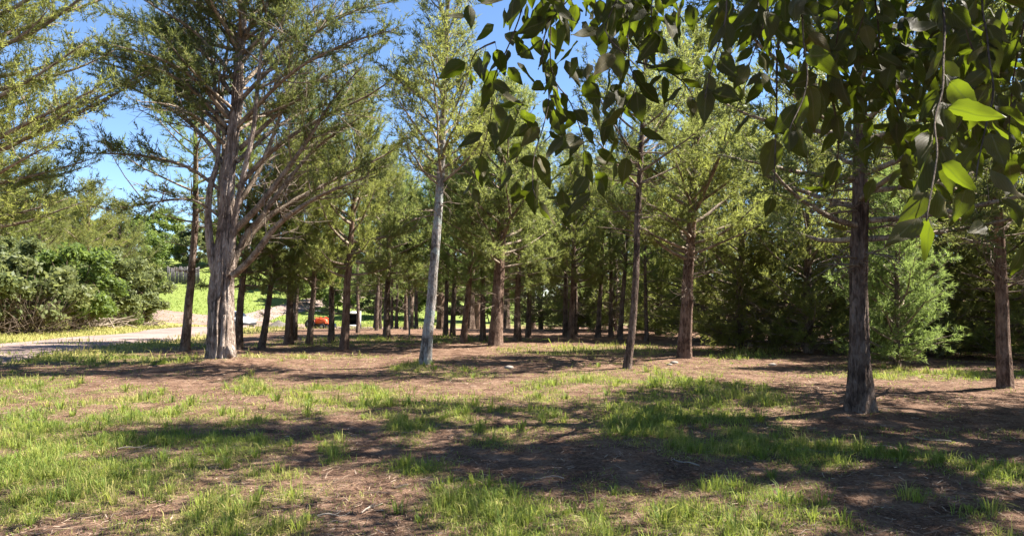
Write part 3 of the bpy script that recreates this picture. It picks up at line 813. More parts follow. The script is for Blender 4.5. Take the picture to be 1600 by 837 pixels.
GROVE = [  # px, base row, trunk width px, lean (m per m to the right), kit, label
 (373, 545, 13, .05, 0, 'dark leaning cedar half hidden behind the big grey trunk'),
 (411, 543, 11, .14, 3, 'slim cedar leaning well to one side, first one past the big tree'),
 (452, 538, 13, .02, 2, 'cedar with a thick dark double-width trunk between two slimmer cedars'),
 (461, 531, 9, .03, 3, 'thin trunk touching the back of a thicker dark cedar'),
 (484, 539, 10, .04, 1, 'upright cedar standing before the orange tractor'),
 (519, 535, 11, .03, 0, 'dark cedar between the orange tractor and the white trailer'),
 (539, 546, 14, .07, 4, 'dark cedar with side limbs standing before the white trailer'),
 (604, 527, 13, .0, 3, 'near-black straight cedar trunk with flared foot in sunny grass'),
 (560, 519, 5, .0, 1, 'thin far cedar trunk beside the white trailer'),
 (589, 516, 6, .02, 0, 'thin far cedar close behind a near-black trunk'),
 (613, 513, 5, -.01, 3, 'thinnest dark stem of a far pair past the near-black trunk'),
 (620, 513, 5, .01, 2, 'second dark stem of a far pair past the near-black trunk'),
 (635, 515, 7, .0, 1, 'far cedar trunk beside a pale thin sapling'),
 (651, 508, 7, .0, 0, 'very far cedar trunk seen just past the sapling'),
 (668, 522, 9, .02, 4, 'dark cedar trunk hidden behind the pale grey slender trunk'),
 (697, 525, 9, .0, 0, 'dark cedar trunk, nearer one of a touching pair'),
 (707, 524, 10, .0, 3, 'near-black cedar trunk, second one of a touching pair'),
 (724, 535, 11, .09, 2, 'reddish slim cedar leaning, between the dark pair and the thick red-brown trunk'),
 (755, 532, 10, .0, 4, 'brown cedar trunk immediately beside the thick red-brown trunk'),
 (808, 532, 12, .0, 0, 'cedar trunk with sunlit edge just past the thick red-brown trunk'),
 (825, 526, 10, .0, 3, 'near-black cedar trunk at the start of the yellow grass strip'),
 (883, 524, 9, .0, 1, 'dark cedar trunk behind the yellow grass strip, first of a close trio'),
 (891, 529, 10, .02, 4, 'brown cedar trunk behind the yellow grass strip, middle of a close trio'),
 (899, 523, 6, .0, 3, 'thin cedar trunk behind the yellow grass strip, last of a close trio'),
 (934, 527, 9, .04, 1, 'leaning brown cedar trunk in the shade behind the grass strip'),
 (954, 526, 8, .0, 2, 'straight dark cedar trunk in the shade behind the grass strip'),
 (968, 530, 9, .06, 4, 'leaning black cedar trunk close behind the thin curved trunk'),
 (1010, 532, 6, .0, 1, 'slim dark trunk in deep shade right behind the thin curved cedar'),
]
rgt = random.Random(4)
for px, row, wpx, ln, k, lab in GROVE:
    k = SLIM.get(px, k)
    x, y = gd(px, row)
    y = min(y, 44); x = (px - 800) / F * y
    want = wpx / F * y / 2
    s = min(max(want / (KR[k] * 0.98), .62), 1.25)
    s = 0.65 * s + 0.25
    sz = rgt.uniform(.92, 1.1)
    e = plant(KITS[k], 'cedar_tree', x, y, lab, 'tree', 'cedars of the open grove', rz=0, sc=s, szz=sz, tilt=(rgt.uniform(-.02, .02), ln), z=float(terr(x, y)) - .02)
    q = rgt.uniform(0, 6.28)
    for c in e.children:
        c.rotation_euler = (0, 0, q)
        if c.name.startswith('trunk'): c.scale = (.82, .82, 1)
# thin pale sapling
mb = MB(); x, y = gd(640, 524)
kit = cedar(230, 3.6, .035, 1.7, .6, 18, M_CEDAR_Y, M_BARK_PALE, nb=10, bl=.14, bw=.035, dead=4, dead_h=(.8, 1.8), sides=8, sub_len=.3)
plant(kit, 'cedar_sapling', x, y, 'thin pale sapling stem standing in sunny grass of the grove', 'sapling')

# ================================================================= THICKET at the right and rear
WALL = [
 cedar(301, 7.6, .12, .15, 2.3, 74, M_CEDAR_Y, M_BARK_DARK, nb=16, bl=.13, bw=.021, e_lo=-4, e_hi=48, dead=0, base_fill=True, tpow=1.5, s0=.25),
 cedar(302, 6.6, .11, .35, 2.2, 68, M_CEDAR, M_BARK_DARK, nb=16, bl=.13, bw=.021, e_lo=-6, e_hi=45, dead=0, base_fill=True, tpow=1.5, s0=.28),
 cedar(303, 8.6, .13, .3, 2.6, 76, M_CEDAR_Y, M_BARK, nb=16, bl=.13, bw=.021, e_lo=0, e_hi=48, dead=0, base_fill=True, tpow=1.5, s0=.25)]
THICK = [  # px, depth, kit (3+ are bare-stemmed grove kits), scale, label
 (1155, 21.8, 0, .95, 'dense green cedar of the thicket right behind the stout reddish trunk'),
 (1262, 20.4, 2, .9, 'dense cedar of the thicket front, between the stout reddish trunk and the near rough trunk'),
 (1468, 19.8, 1, 1.05, 'brown-skirted cedar in the thicket beside the bright young cedar'),
 (1565, 18.4, 0, .95, 'shaded cedar of the thicket behind the reddish edge trunk'),
 (1770, 17.6, 1, 1.0, 'cedar of the thicket front at the picture edge'),
 (1930, 15.4, 2, 1.0, 'cedar of the thicket front just outside the picture edge'),
 (1365, 22.0, 0, 1.0, 'tall cedar in the thicket behind the bright young cedar'),
 (1100, 27.5, 2, 1.05, 'tall light cedar in the second row behind the stout reddish trunk'),
 (1028, 30.0, 0, .95, 'cedar closing the grove behind the thin curved trunk'),
 (1205, 26.5, 1, 1.2, 'second-row thicket cedar behind the front cedars'),
 (1312, 26.0, 2, 1.15, 'tall second-row thicket cedar straight behind the near rough trunk'),
 (1420, 25.0, 1, 1.25, 'second-row thicket cedar above the brown-skirted one'),
 (1520, 23.5, 2, 1.2, 'tall second-row thicket cedar between two shaded front ones'),
 (1630, 21.5, 0, 1.2, 'second-row thicket cedar at the picture edge'),
 (960, 34.0, 1, 1.1, 'shaded dense cedar at the rear of the grove behind the leaning black trunk'),
 (900, 36.0, 0, 1.05, 'dense cedar closing the rear behind the close trio of trunks'),
 (845, 39.0, 1, 1.1, 'dense cedar closing the rear behind the start of the grass strip'),
 (790, 41.0, 4, 1.1, 'rear cedar straight behind the thick red-brown trunk'),
 (735, 43.0, 3, 1.15, 'rear cedar behind the slim leaning reddish one'),
 (1000, 39.0, 2, 1.2, 'tall rear cedar rising above the shaded ones'),
 (1070, 37.0, 1, 1.25, 'tall rear cedar above the light green crown'),
 (925, 46.0, 2, 1.25, 'farthest tall cedar behind the close trio of trunks'),
 (690, 46.0, 5, 1.3, 'tall rear cedar rising behind the pale grey slender trunk'),
 (640, 50.0, 4, 1.4, 'tall rear cedar rising behind the sapling'),
 (590, 54.0, 3, 1.4, 'tall rear cedar above the near-black flared trunk'),
 (745, 53.0, 5, 1.45, 'tallest rear cedar behind the slim leaning reddish one'),
 (830, 50.0, 7, 1.35, 'farthest cedar behind the near-black trunk and grass strip'),
]
for i, (px, dd, k, s, lab) in enumerate(THICK):
    x = (px - 800) / F * dd
    e = plant((WALL + KITS)[k], 'cedar_tree', x, dd, lab, 'tree', 'cedars of the dense thicket', rz=rgt.uniform(0, 6.28), sc=s, szz=s * rgt.uniform(.92, 1.12), z=float(terr(x, dd)) - .03)
# bright young cedar in a sun gap
kit = cedar(310, 4.4, .07, .15, 1.5, 72, M_CEDAR_G, M_BARK, nb=20, bl=.10, bw=.014, e_lo=2, e_hi=58, dead=0, s0=.12, sub_step=.13, sub_len=.42, tw_len=.2, sides=10, tpow=1.35)
x = (1398 - 800) / F * 16.2
plant(kit, 'young_cedar', x, 16.2, 'bright sunlit young cedar cone with foliage down to the grass', 'tree')
# trees to the right of the picture, which throw the foreground shade
for x, y, k, s, rz, lab in ((9.4, 8.0, 0, 1.4, 1.0, 'cedar outside the picture on the right, throwing shade over the foreground'),
                            (13.5, 10.2, 2, 1.1, 2.2, 'farther cedar outside the picture on the right beside the thicket'),
                            (9.3, 4.6, 4, 1.0, 4.0, 'cedar nearest the camera outside the picture on the right')):
    plant(KITS[k], 'cedar_tree', x, y, lab, 'tree', 'cedars of the open grove', rz=rz, sc=s)

# ================================================================= BROADLEAF BUSHES AND FAR TREES (left)
def broadleaf(seed, H, rx, h0, mat, n_cl=60, per=330, leaf=0.11, stems=4, twig=30):
    rg = np.random.default_rng(seed)
    V = []; Tt = []
    mbw = MB()
    cl = []
    for i in range(n_cl):
        a = rg.uniform(0, 6.28); u = rg.random() ** .5; zz = rg.uniform(0, 1)
        rr = rx * math.sqrt(max(0.05, 1 - (2 * zz - .9) ** 2 * .85)) * u
        top = .78 + .32 * float(vnoise(math.cos(a) * 1.6 + 9, math.sin(a) * 1.6 + 9, seed))
        cl.append((rr * math.cos(a), rr * math.sin(a), h0 + (H * top - h0) * zz, rg.uniform(.18, .6) * rx * .5, rg.uniform(-.22, .22)))
    for cx, cy_, cz, cr, ct in cl:
        d = unit(rg.normal(0, 1, (per, 3))); r = cr * rg.random(per) ** .6 * rg.uniform(.7, 1.25, per)
        c = np.array([cx, cy_, cz]) + d * r[:, None] * np.array([1, 1, .75])
        n = unit(rg.normal(0, 1, (per, 3)) + d * .6 + np.array([0, 0, .5]))
        a1 = unit(np.cross(n, rg.normal(0, 1, (per, 3)))); a2 = np.cross(n, a1)
        l = leaf * rg.uniform(.6, 1.3, per)[:, None]
        V.append(np.stack([c - a1 * l, c + a2 * l * .5, c + a1 * l, c - a2 * l * .5], 1).reshape(-1, 3))
        Tt.append(np.repeat(np.clip(.5 + ct + rg.normal(0, .2, per), 0, 1), 4))
    V = np.vstack(V); k = len(V) // 4
    cm = mesh_tris('crown', V, np.arange(4 * k).reshape(-1, 4), mat, tint=np.concatenate(Tt))
    for s in range(stems):
        a = rg.uniform(0, 6.28); r = .05 + .02 * H / 4
        tip = np.array([math.cos(a) * rx * .45, math.sin(a) * rx * .45, H * rg.uniform(.6, .85)])
        b0 = np.array([math.cos(a) * .15 * (stems > 1), math.sin(a) * .15 * (stems > 1), -.1])
        P = dense(np.array([b0, b0 * .7 + tip * .3 + rg.normal(0, .1, 3), b0 * .3 + tip * .7 + rg.normal(0, .12, 3), tip]), .3)
        mbw.tube(P, np.linspace(r, .015, len(P)), 7, tint=.5)
        for _ in range(5):
            i = int(rg.uniform(.3, .9) * (len(P) - 1)); c = cl[rg.integers(len(cl))]
            e = np.array(c[:3]); mbw.tube(np.array([P[i], (P[i] + e) / 2 + rg.normal(0, .1, 3), e]), [.025, .016, .006], 4, tint=.5)
    dm = None
    if twig:
        mb = MB()
        for _ in range(twig * 8):
            a = rg.uniform(0, 6.28); rr = rx * rg.uniform(.2, 1.0); p0 = np.array([rr * .6 * math.cos(a), rr * .6 * math.sin(a), rg.uniform(0, .8)])
            e = p0 + np.array([math.cos(a) * rg.uniform(-.3, 1.0), math.sin(a) * rg.uniform(-.3, 1.0), rg.uniform(-.1, 1.1)]) + rg.normal(0, .35, 3)
            mb.tube(np.array([p0, (p0 + e) / 2 + rg.normal(0, .08, 3), e]), [.012, .009, .004], 3, cap=False, tint=rg.uniform(0, .7))
        dm = mb.mesh('dead_branches', M_DEAD)
    return dict(trunk=mbw.mesh('trunk', M_BARK), crown=cm, dead_branches=dm)
BUSH = [broadleaf(401, 4.2, 2.4, .9, M_BUSH, twig=26), broadleaf(402, 4.8, 2.3, .7, M_BUSH_P, twig=20), broadleaf(403, 2.6, 1.9, .5, M_BUSH_P, n_cl=36, per=200, twig=70),
        broadleaf(404, 9.0, 4.0, 1.2, M_BUSH, n_cl=90, per=300, leaf=.17, stems=1, twig=0), broadleaf(405, 8.0, 3.4, .8, M_BUSH_P, n_cl=80, per=300, leaf=.17, stems=1, twig=0)]
def put(k, px, dd, s, lab, name='bush', cat='bush', grp=None, szz=None, kits=BUSH):
    x = (px - 800) / F * dd
    return plant(kits[k], name, x, dd, lab, cat, grp, rz=rgt.uniform(0, 6.28), sc=s, szz=szz, z=float(terr(x, dd)) - .03)
G1 = 'bushes beyond the gravel road'
put(2, 38, 30.5, 1.25, 'brown twiggy half-dead bush at the edge of the road verge', grp=G1)
put(0, 112, 34, 1.0, 'bright green leafy bush beyond the road, beside the brown twiggy one', grp=G1)
put(1, 10, 36, 1.05, 'pale grey-green bush behind the brown twiggy one', grp=G1)
put(1, 178, 41, 1.0, 'grey-green leafy bush with dead sticks at its foot', grp=G1)
put(0, 150, 47, 1.2, 'tall green bush behind the two leafy roadside bushes', grp=G1)
put(1, 212, 46, .95, 'pale green bush next to the grey brush pile', grp=G1)
put(0, 206, 44.5, .34, 'small dark green shrub at the end of the bush row', grp=G1)
put(2, -40, 29, 1.3, 'twiggy bush outside the picture beyond the road', grp=G1)
put(0, 248, 92, .55, 'small bright yellow-green shrub at the end of the board fence', grp=None)
G2 = 'trees on the far slope'
FAR = [(60, 48, 0), (130, 54, 1), (-20, 44, 1), (185, 66, 0), (20, 58, 1), (95, 66, 0)]
FL = ['olive cedar rising behind the bright green bush', 'tall olive cedar rising behind the grey-green bush', 'olive cedar behind the pale bush at the picture edge', 'distant cedar above the pale green bush', 'tall cedar in the gap above the brown twiggy bush', 'farther cedar between the two olive ones beyond the road']
for (px, dd, k), lab in zip(FAR, FL):
    x = (px - 800) / F * dd
    plant(KITS[[0, 4][k]], 'cedar_tree', x, dd, lab, 'tree', G2, rz=rgt.uniform(0, 6.28), sc=1.35, z=float(terr(x, dd)) - .05)
far2 = [(215, 100, 3, 1.0, 'round green tree above the pale green bush on the slope'), (255, 112, 3, .95, 'dark green tree behind the board fence'), (300, 108, 4, .9, 'pale green tree behind the far end of the board fence'),
        (170, 96, 4, 1.1, 'pale far tree standing over the bush row'), (110, 105, 3, 1.2, 'big far green tree over the roadside bushes'), (350, 112, 3, .85, 'far green tree hidden behind the big grey trunk'),
        (400, 108, 3, .8, 'far green tree on the slope above the white car'), (440, 98, 4, .75, 'pale far tree above the gravel heap'), (480, 92, 3, .75, 'dark far tree behind the orange tractor'),
        (530, 88, 3, .8, 'far tree behind the white trailer'), (585, 84, 4, .8, 'pale far tree past the white trailer'), (640, 86, 3, .85, 'far green tree seen past the sapling'), (700, 84, 4, .85, 'pale far tree behind the dark trunk pair'),
        (765, 82, 3, .9, 'far green tree behind the thick red-brown trunk'), (40, 112, 4, 1.2, 'pale far tree over the brown twiggy bush'), (-40, 100, 3, 1.2, 'far tree over the picture edge beyond the road')]
for px, dd, k, s, lab in far2:
    put(k, px, dd, s, lab, 'broadleaf_tree', 'tree', G2)

# ================================================================= THINGS IN THE BACKGROUND
def empty(name, x, y, z, rz, label, cat, group=None):
    e = bpy.data.objects.new(name, None); col.objects.link(e); e.location = (x, y, z); e.rotation_euler = (0, 0, rz); tag(e, label, cat, group); return e
M_WHITE = plain_mat('white_paint', (0.62, 0.62, 0.61), rough=.35, var=.04)
M_GLASS = plain_mat('dark_window_glass', (0.02, 0.025, 0.03), rough=.08, var=.05)
M_TYRE = plain_mat('black_rubber', (0.025, 0.025, 0.026), rough=.85)
M_STEEL = plain_mat('grey_steel', (0.35, 0.35, 0.36), rough=.4, metal=.7)
M_ORANGE = plain_mat('orange_paint', (0.62, 0.10, 0.035), rough=.4, var=.08)
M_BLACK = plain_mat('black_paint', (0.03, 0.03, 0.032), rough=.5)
M_REDL = plain_mat('red_lamp', (0.4, 0.02, 0.02), rough=.2)
M_LAMP = plain_mat('clear_lamp', (0.7, 0.7, 0.68), rough=.1)
M_WOOD = plain_mat('weathered_board', (0.13, 0.118, 0.115), rough=.9, var=.3, scale=3, bump=.4)
M_STONE = plain_mat('pale_stone', (0.22, 0.19, 0.165), rough=.9, var=.25, bump=.5)
M_GREYG = gravel_mat('grey_gravel', (0.085, 0.075, 0.066), (0.13, 0.115, 0.10), (0.18, 0.16, 0.14))

def wheel(parent, x, y, r, wd, rz=0.0):
    mb = MB(); th = np.linspace(0, 2 * np.pi, 24, endpoint=False)
    prof_ = [(r * .6, -wd / 2), (r * .93, -wd / 2), (r, -wd * .3), (r, wd * .3), (r * .93, wd / 2), (r * .6, wd / 2)]
    V = np.array([(q * math.cos(t), b_, q * math.sin(t)) for q, b_ in prof_ for t in th]); n = 24
    Q = [(i * n + j, i * n + (j + 1) % n, (i + 1) * n + (j + 1) % n, (i + 1) * n + j) for i in range(5) for j in range(n)]
    mb.add(V, Q)
    we = link('wheel', mb.mesh('tyre', M_TYRE), parent, (x, y, r)); we.rotation_euler = (0, 0, rz)
    mb = MB()
    V = np.array([(q * math.cos(t), b_, q * math.sin(t)) for q, b_ in ((.001, -wd * .42), (r * .2, -wd * .44), (r * .62, -wd * .36), (r * .62, wd * .36), (r * .2, wd * .44), (.001, wd * .42)) for t in th])
    mb.add(V, Q); link('rim', mb.mesh('rim', M_STEEL), we)

def loft(secs, mat, name):
    """secs: list of closed loops of equal length"""
    mb = MB(); n = len(secs[0]); V = np.vstack(secs)
    Q = [(i * n + j, i * n + (j + 1) % n, (i + 1) * n + (j + 1) % n, (i + 1) * n + j) for i in range(len(secs) - 1) for j in range(n)]
    mb.add(V, Q)
    for i in (0, len(secs) - 1):
        c = secs[i].mean(0); mb.add(np.vstack([secs[i], c]), None, [(k, (k + 1) % n, n) for k in range(n)])
    return mb.mesh(name, mat)

# white car parked behind the big cedar
x, y = (369 - 800) / F * 66, 66.0
car = empty('parked_car', x, y, float(terr(x, y)) + .12, R(-38), 'white car parked on the bare dirt, half hidden by the big grey trunk', 'car')
def carsec(xx, zb, zt, hw, top=.82):
    return np.array([(xx, -hw * .92, zb), (xx, -hw, zb + .18), (xx, -hw, zt - .22), (xx, -hw * top, zt), (xx, hw * top, zt), (xx, hw, zt - .22), (xx, hw, zb + .18), (xx, hw * .92, zb)])
body = [carsec(-2.2, .42, .86, .78), carsec(-2.1, .28, .98, .86), carsec(-1.2, .24, 1.02, .9), (carsec(.6, .24, 1.0, .9)), carsec(1.5, .26, .92, .88), carsec(2.1, .3, .82, .82), carsec(2.25, .42, .68, .72)]
link('body', loft(body, M_WHITE, 'body'), car)
cab = [carsec(-1.95, .9, 1.0, .76), carsec(-1.5, .92, 1.46, .74, .72), carsec(-.9, .92, 1.56, .76, .72), carsec(.1, .92, 1.54, .76, .72), carsec(.95, .9, 1.0, .78)]
cb = link('cabin', loft(cab, M_WHITE, 'cabin'), car)
def pane(par, pts, mat=M_GLASS, name='window', th=.02):
    mb = MB(); P = np.array(pts, float); nrm = np.cross(P[1] - P[0], P[2] - P[0]); nrm = nrm / np.linalg.norm(nrm) * th
    mb.add(np.vstack([P - nrm * .3, P + nrm]), [(3, 2, 1, 0), (4, 5, 6, 7), (0, 1, 5, 4), (1, 2, 6, 5), (2, 3, 7, 6), (3, 0, 4, 7)])
    return link(name, mb.mesh(name, mat, smooth=False), par)
pane(cb, [(.88, -.62, 1.04), (.88, .62, 1.04), (.2, .5, 1.5), (.2, -.5, 1.5)], name='windscreen')
for sgn in (-1, 1):
    a = [(-.5, sgn * .775, 1.03), (.62, sgn * .785, 1.03), (.1, sgn * .63, 1.47), (-.5, sgn * .63, 1.49)]
    b_ = [(-1.6, sgn * .765, 1.03), (-.6, sgn * .775, 1.03), (-.6, sgn * .63, 1.49), (-1.35, sgn * .62, 1.43)]
    for q in (a, b_): pane(cb, q if sgn < 0 else q[::-1])
    mb = MB(); mb.box((2.12, sgn * .6, .7), (.16, .3, .13)); link('headlight', mb.mesh('headlight', M_LAMP), car)
    mb = MB(); mb.box((-2.12, sgn * .66, .8), (.14, .22, .2)); link('tail_light', mb.mesh('tail_light', M_REDL), car)
mb = MB(); mb.box((2.2, 0, .42), (.16, 1.5, .2)); link('bumper', mb.mesh('bumper', M_BLACK), car)
for wx in (-1.35, 1.4):
    for sgn in (-1, 1): wheel(car, wx, sgn * .8, .32, .22)

# orange compact tractor with loader
x, y = (497 - 800) / F * 63, 63.0
tr = empty('tractor', x, y, float(terr(x, y)) + .12, R(-18), 'small orange tractor with black canopy and front loader', 'tractor'); tr.scale = (.75, .75, .75)
hood = [np.array([(xx, -.32, zb), (xx, -.34, zt - .15), (xx, -.22, zt), (xx, .22, zt), (xx, .34, zt - .15), (xx, .32, zb)]) for xx, zb, zt in ((-.1, .7, 1.38), (.4, .68, 1.36), (1.0, .66, 1.27), (1.25, .68, 1.16), (1.3, .72, 1.05))]
link('hood', loft(hood, M_ORANGE, 'hood'), tr)
mb = MB(); mb.box((.1, 0, .6), (2.0, .4, .35)); link('chassis', mb.mesh('chassis', M_BLACK), tr)
mb = MB(); mb.box((-.75, 0, .98), (.45, .46, .12)); mb.box((-.96, 0, 1.2), (.1, .46, .4)); link('seat', mb.mesh('seat', M_BLACK), tr)
for sgn in (-1, 1):
    mb = MB(); mb.tube([(-.98, sgn * .5, .7), (-.98, sgn * .5, 1.5), (-.9, sgn * .48, 2.15)], [.035, .035, .035], 8); link('canopy_post', mb.mesh('canopy_post', M_BLACK), tr)
    mb = MB(); mb.tube([(.1, sgn * .5, 1.0), (.75, sgn * .52, 1.42), (1.4, sgn * .5, 1.15), (1.85, sgn * .45, .5)], [.07, .075, .07, .06], 6); link('loader_arm', mb.mesh('loader_arm', M_ORANGE), tr)
    mb = MB(); th = np.linspace(0.2, 2.6, 8); mb.tube([(-.7 + .78 * math.cos(t), sgn * .62, .62 + .78 * math.sin(t)) for t in th], [.03] * 8, 6); link('fender', mb.mesh('fender', M_ORANGE), tr)
    wheel(tr, -.7, sgn * .62, .6, .32); wheel(tr, .95, sgn * .56, .36, .22)
mb = MB(); mb.box((-.6, 0, 2.18), (1.25, 1.15, .07), taper=.94); link('canopy', mb.mesh('canopy', M_BLACK, smooth=False), tr)
mb = MB(); mb.box((2.0, 0, .42), (.45, 1.4, .5), taper=.75); link('bucket', mb.mesh('bucket', M_STEEL, smooth=False), tr)
mb = MB(); mb.tube([(-.1, 0, 1.2), (-.35, 0, 1.4)], [.02, .02], 6); mb.tube([(-.35 + .03 * math.sin(t), .18 * math.cos(t), 1.4 + .17 * math.sin(t)) for t in np.linspace(0, 6.28, 14)], [.015] * 14, 5); link('steering_wheel', mb.mesh('steering_wheel', M_BLACK), tr)

# white box trailer with its dark rear opening
x, y = (549 - 800) / F * 61, 61.0
tl = empty('box_trailer', x, y, float(terr(x, y)) + .12, R(8), 'white box trailer with dark open rear, seen between the trunks', 'trailer'); tl.scale = (.68, .68, .68)
def panel(name, c, s, mat=M_WHITE, par=tl):
    mb = MB(); mb.box(c, s); return link(name, mb.mesh(name, mat, smooth=False), par)
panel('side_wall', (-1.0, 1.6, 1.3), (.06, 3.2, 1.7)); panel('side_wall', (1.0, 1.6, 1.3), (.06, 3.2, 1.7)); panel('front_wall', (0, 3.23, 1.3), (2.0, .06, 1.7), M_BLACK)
panel('roof', (0, 1.6, 2.2), (2.14, 3.36, .1)); panel('floor', (0, 1.6, .42), (2.1, 3.3, .1)); panel('rear_frame', (0, -.05, .52), (2.1, .08, .16)); panel('rear_frame', (0, -.05, 2.08), (2.1, .08, .14))
panel('interior_shade', (-.95, 1.6, 1.3), (.03, 3.1, 1.6), M_BLACK); panel('interior_shade', (.95, 1.6, 1.3), (.03, 3.1, 1.6), M_BLACK)  # black inside panels and front wall paint the shade of the open rear
mb = MB(); mb.tube([(0, 3.2, .45), (0, 4.3, .45)], [.05, .05], 6); link('drawbar', mb.mesh('drawbar', M_STEEL), tl)
for sgn in (-1, 1):
    wheel(tl, sgn * 1.08, 1.6, .33, .2, R(90))

# gravel heap
x, y = (436 - 800) / F * 60, 60.0
rg = np.random.default_rng(3); mb = MB(); rr = np.linspace(0, 1, 9); th = np.linspace(0, 2 * np.pi, 28, endpoint=False)
V = []
for q in rr:
    for t in th:
        k = 1 + .22 * (fbm(np.array([math.cos(t) * 1.5 + 5]), np.array([math.sin(t) * 1.5 + 5]), 8, 3)[0] - .5) * 2
        V.append((q * 2.0 * k * math.cos(t), q * 1.3 * k * math.sin(t), .95 * (1 - q) ** 1.15 + rg.uniform(-.03, .03) - .06))
mb.add(V, [(i * 28 + j, i * 28 + (j + 1) % 28, (i + 1) * 28 + (j + 1) % 28, (i + 1) * 28 + j) for i in range(8) for j in range(28)])
hp = link('gravel_heap', mb.mesh('gravel_heap', M_GREYG), None, (x, y, float(terr(x, y)) + .1)); tag(hp, 'low grey heap of gravel on the bare dirt past the white car', 'gravel heap')

# weathered board fence on the slope
fe = empty('board_fence', (262 - 800) / F * 98, 98, 0, R(-6), 'weathered grey upright-board fence at the top of the green slope', 'fence')
fx, fy = fe.location.x, fe.location.y
rg = np.random.default_rng(12)
mbp = MB(); mbp.box((0, 0, 1.1), (.21, .04, 2.3)); bme = mbp.mesh('board', M_WOOD, smooth=False)
for i in range(20):
    xx = i * .24
    b_ = link('board', bme, fe, (xx, rg.uniform(-.02, .02), float(terr(fx + xx, fy)) + rg.uniform(-.15, .1))); b_.rotation_euler = (0, rg.uniform(-.03, .03), 0)
for zz in (.5, 1.7):
    mb = MB(); mb.tube([(-.1, .06, float(terr(fx, fy)) + zz), (2.3, .06, float(terr(fx + 2.3, fy)) + zz), (4.7, .06, float(terr(fx + 4.7, fy)) + zz)], [.05] * 3, 4); link('rail', mb.mesh('rail', M_WOOD, smooth=False), fe)

# grey brush pile and dead sticks by the bushes
def brush(name, px, dd, n, spread, label):
    rg = np.random.default_rng(px); mb = MB()
    for _ in range(n):
        a = rg.uniform(0, 6.28); c = np.array([rg.normal(0, spread * .4), rg.normal(0, spread * .3), rg.uniform(.05, .5)]); l = rg.uniform(.5, 1.5)
        dv = np.array([math.cos(a), math.sin(a), rg.uniform(-.15, .6)]) * l / 2
        mb.tube(np.array([c - dv, c + rg.normal(0, .06, 3), c + dv]), [.03, .024, .008], 4, tint=rg.uniform(.6, 1))
    x = (px - 800) / F * dd
    o = link(name, mb.mesh(name, M_DEAD), None, (x, dd, float(terr(x, dd)))); tag(o, label, 'brush pile')
brush('brush_pile', 236, 50, 70, 1.3, 'tangled grey brush pile at the end of the bush row')
brush('brush_pile', 160, 37, 40, 1.6, 'loose pale dead branches lying under the grey-green bush')

# ================================================================= GRASS, LITTER, STICKS
def blades(x, y, h, wd, tint, seed, lean=1.1):
    rg = np.random.default_rng(seed); n = len(x)
    z = gz(x, y) - .01
    a = rg.uniform(0, 6.28, n); b_ = rg.uniform(0, 6.28, n)
    sx, sy = np.cos(a), np.sin(a)
    ln = h * np.abs(rg.normal(0, lean, n)); lx, ly = np.cos(b_) * ln, np.sin(b_) * ln
    P0 = np.stack([x, y, z], -1); S = np.stack([sx, sy, 0 * sx], -1) * (wd / 2)[:, None]
    P1 = P0 + np.stack([lx * .3, ly * .3, h * .6], -1); P2 = P0 + np.stack([lx, ly, h * np.clip(1.05 - .35 * ln / h, .3, 1)], -1)
    V = np.stack([P0 - S, P0 + S, P1 - S * .8, P1 + S * .8, P2], 1).reshape(-1, 3)
    i = np.arange(n)[:, None] * 5
    T = np.concatenate([i + np.array([0, 1, 3]), i + np.array([0, 3, 2]), i + np.array([2, 3, 4])], 0)
    tv = np.repeat(tint, 5)
    return V, T, tv
def scatter(rg, n, xr, yr):
    return rg.uniform(*xr, n), rg.uniform(*yr, n)
parts = []
rg = np.random.default_rng(77)
def tufted(n, yr, dens, hh, ww, per, sp, seed):
    """tufts of grass where the mask allows, blades spread around each tuft"""
    r_ = np.random.default_rng(seed)
    u = r_.random(n)
    y = yr[0] + (yr[1] - yr[0]) * u
    x = r_.uniform(-.85, .85, n) * y
    m_ = grass_mask(x, y)
    keep = r_.random(n) < np.clip(m_ * dens, 0, 1) * (y / yr[1])
    x, y, m_ = x[keep], y[keep], m_[keep]
    k = len(x); th = (.35 + r_.gamma(2.2, .3, k)) * (.5 + .55 * m_)
    tt = .62 + (fbm(x * .8, y * .8, 55, 2) - .5) * 1.1 + r_.normal(0, .14, k)
    X_ = np.repeat(x, per) + r_.normal(0, sp, k * per); Y_ = np.repeat(y, per) + r_.normal(0, sp, k * per)
    h = np.repeat(th, per) * hh * r_.uniform(.45, 1.3, k * per)
    w_ = ww * r_.uniform(.6, 1.3, k * per)
    t = np.clip(np.repeat(tt, per) + r_.normal(0, .17, k * per), 0, 1)
    return blades(X_, Y_, h, w_, t, seed + 1)
parts.append(tufted(21000, (4.0, 9.0), 1.2, .085, .006, 13, .06, 11))
parts.append(tufted(19000, (9.0, 17.0), 1.2, .10, .010, 10, .09, 13))
def matted(n, yr, hh, ww, seed):
    """thin low growth and straw that spreads out past the tufts"""
    r_ = np.random.default_rng(seed)
    y = yr[0] + (yr[1] - yr[0]) * r_.random(n); x = r_.uniform(-.85, .85, n) * y
    m_ = grass_mask(x, y)
    gen = sstep(.45, .7, fbm(x * 1.7, y * 1.7, 63, 3)) * .42
    k = r_.random(n) < np.clip(np.sqrt(m_) * .9 + gen, 0, 1) * (y / yr[1])
    x, y = x[k], y[k]
    t = np.clip(.62 + (fbm(x * 1.2, y * 1.2, 71, 2) - .5) * .9 + r_.normal(0, .25, len(x)), 0, 1)
    return blades(x, y, hh * r_.uniform(.4, 1.5, len(x)), ww * r_.uniform(.6, 1.4, len(x)), t, seed + 1, lean=1.6)
parts.append(matted(95000, (4.0, 10.0), .045, .006, 23))
parts.append(matted(60000, (10.0, 20.0), .055, .011, 25))
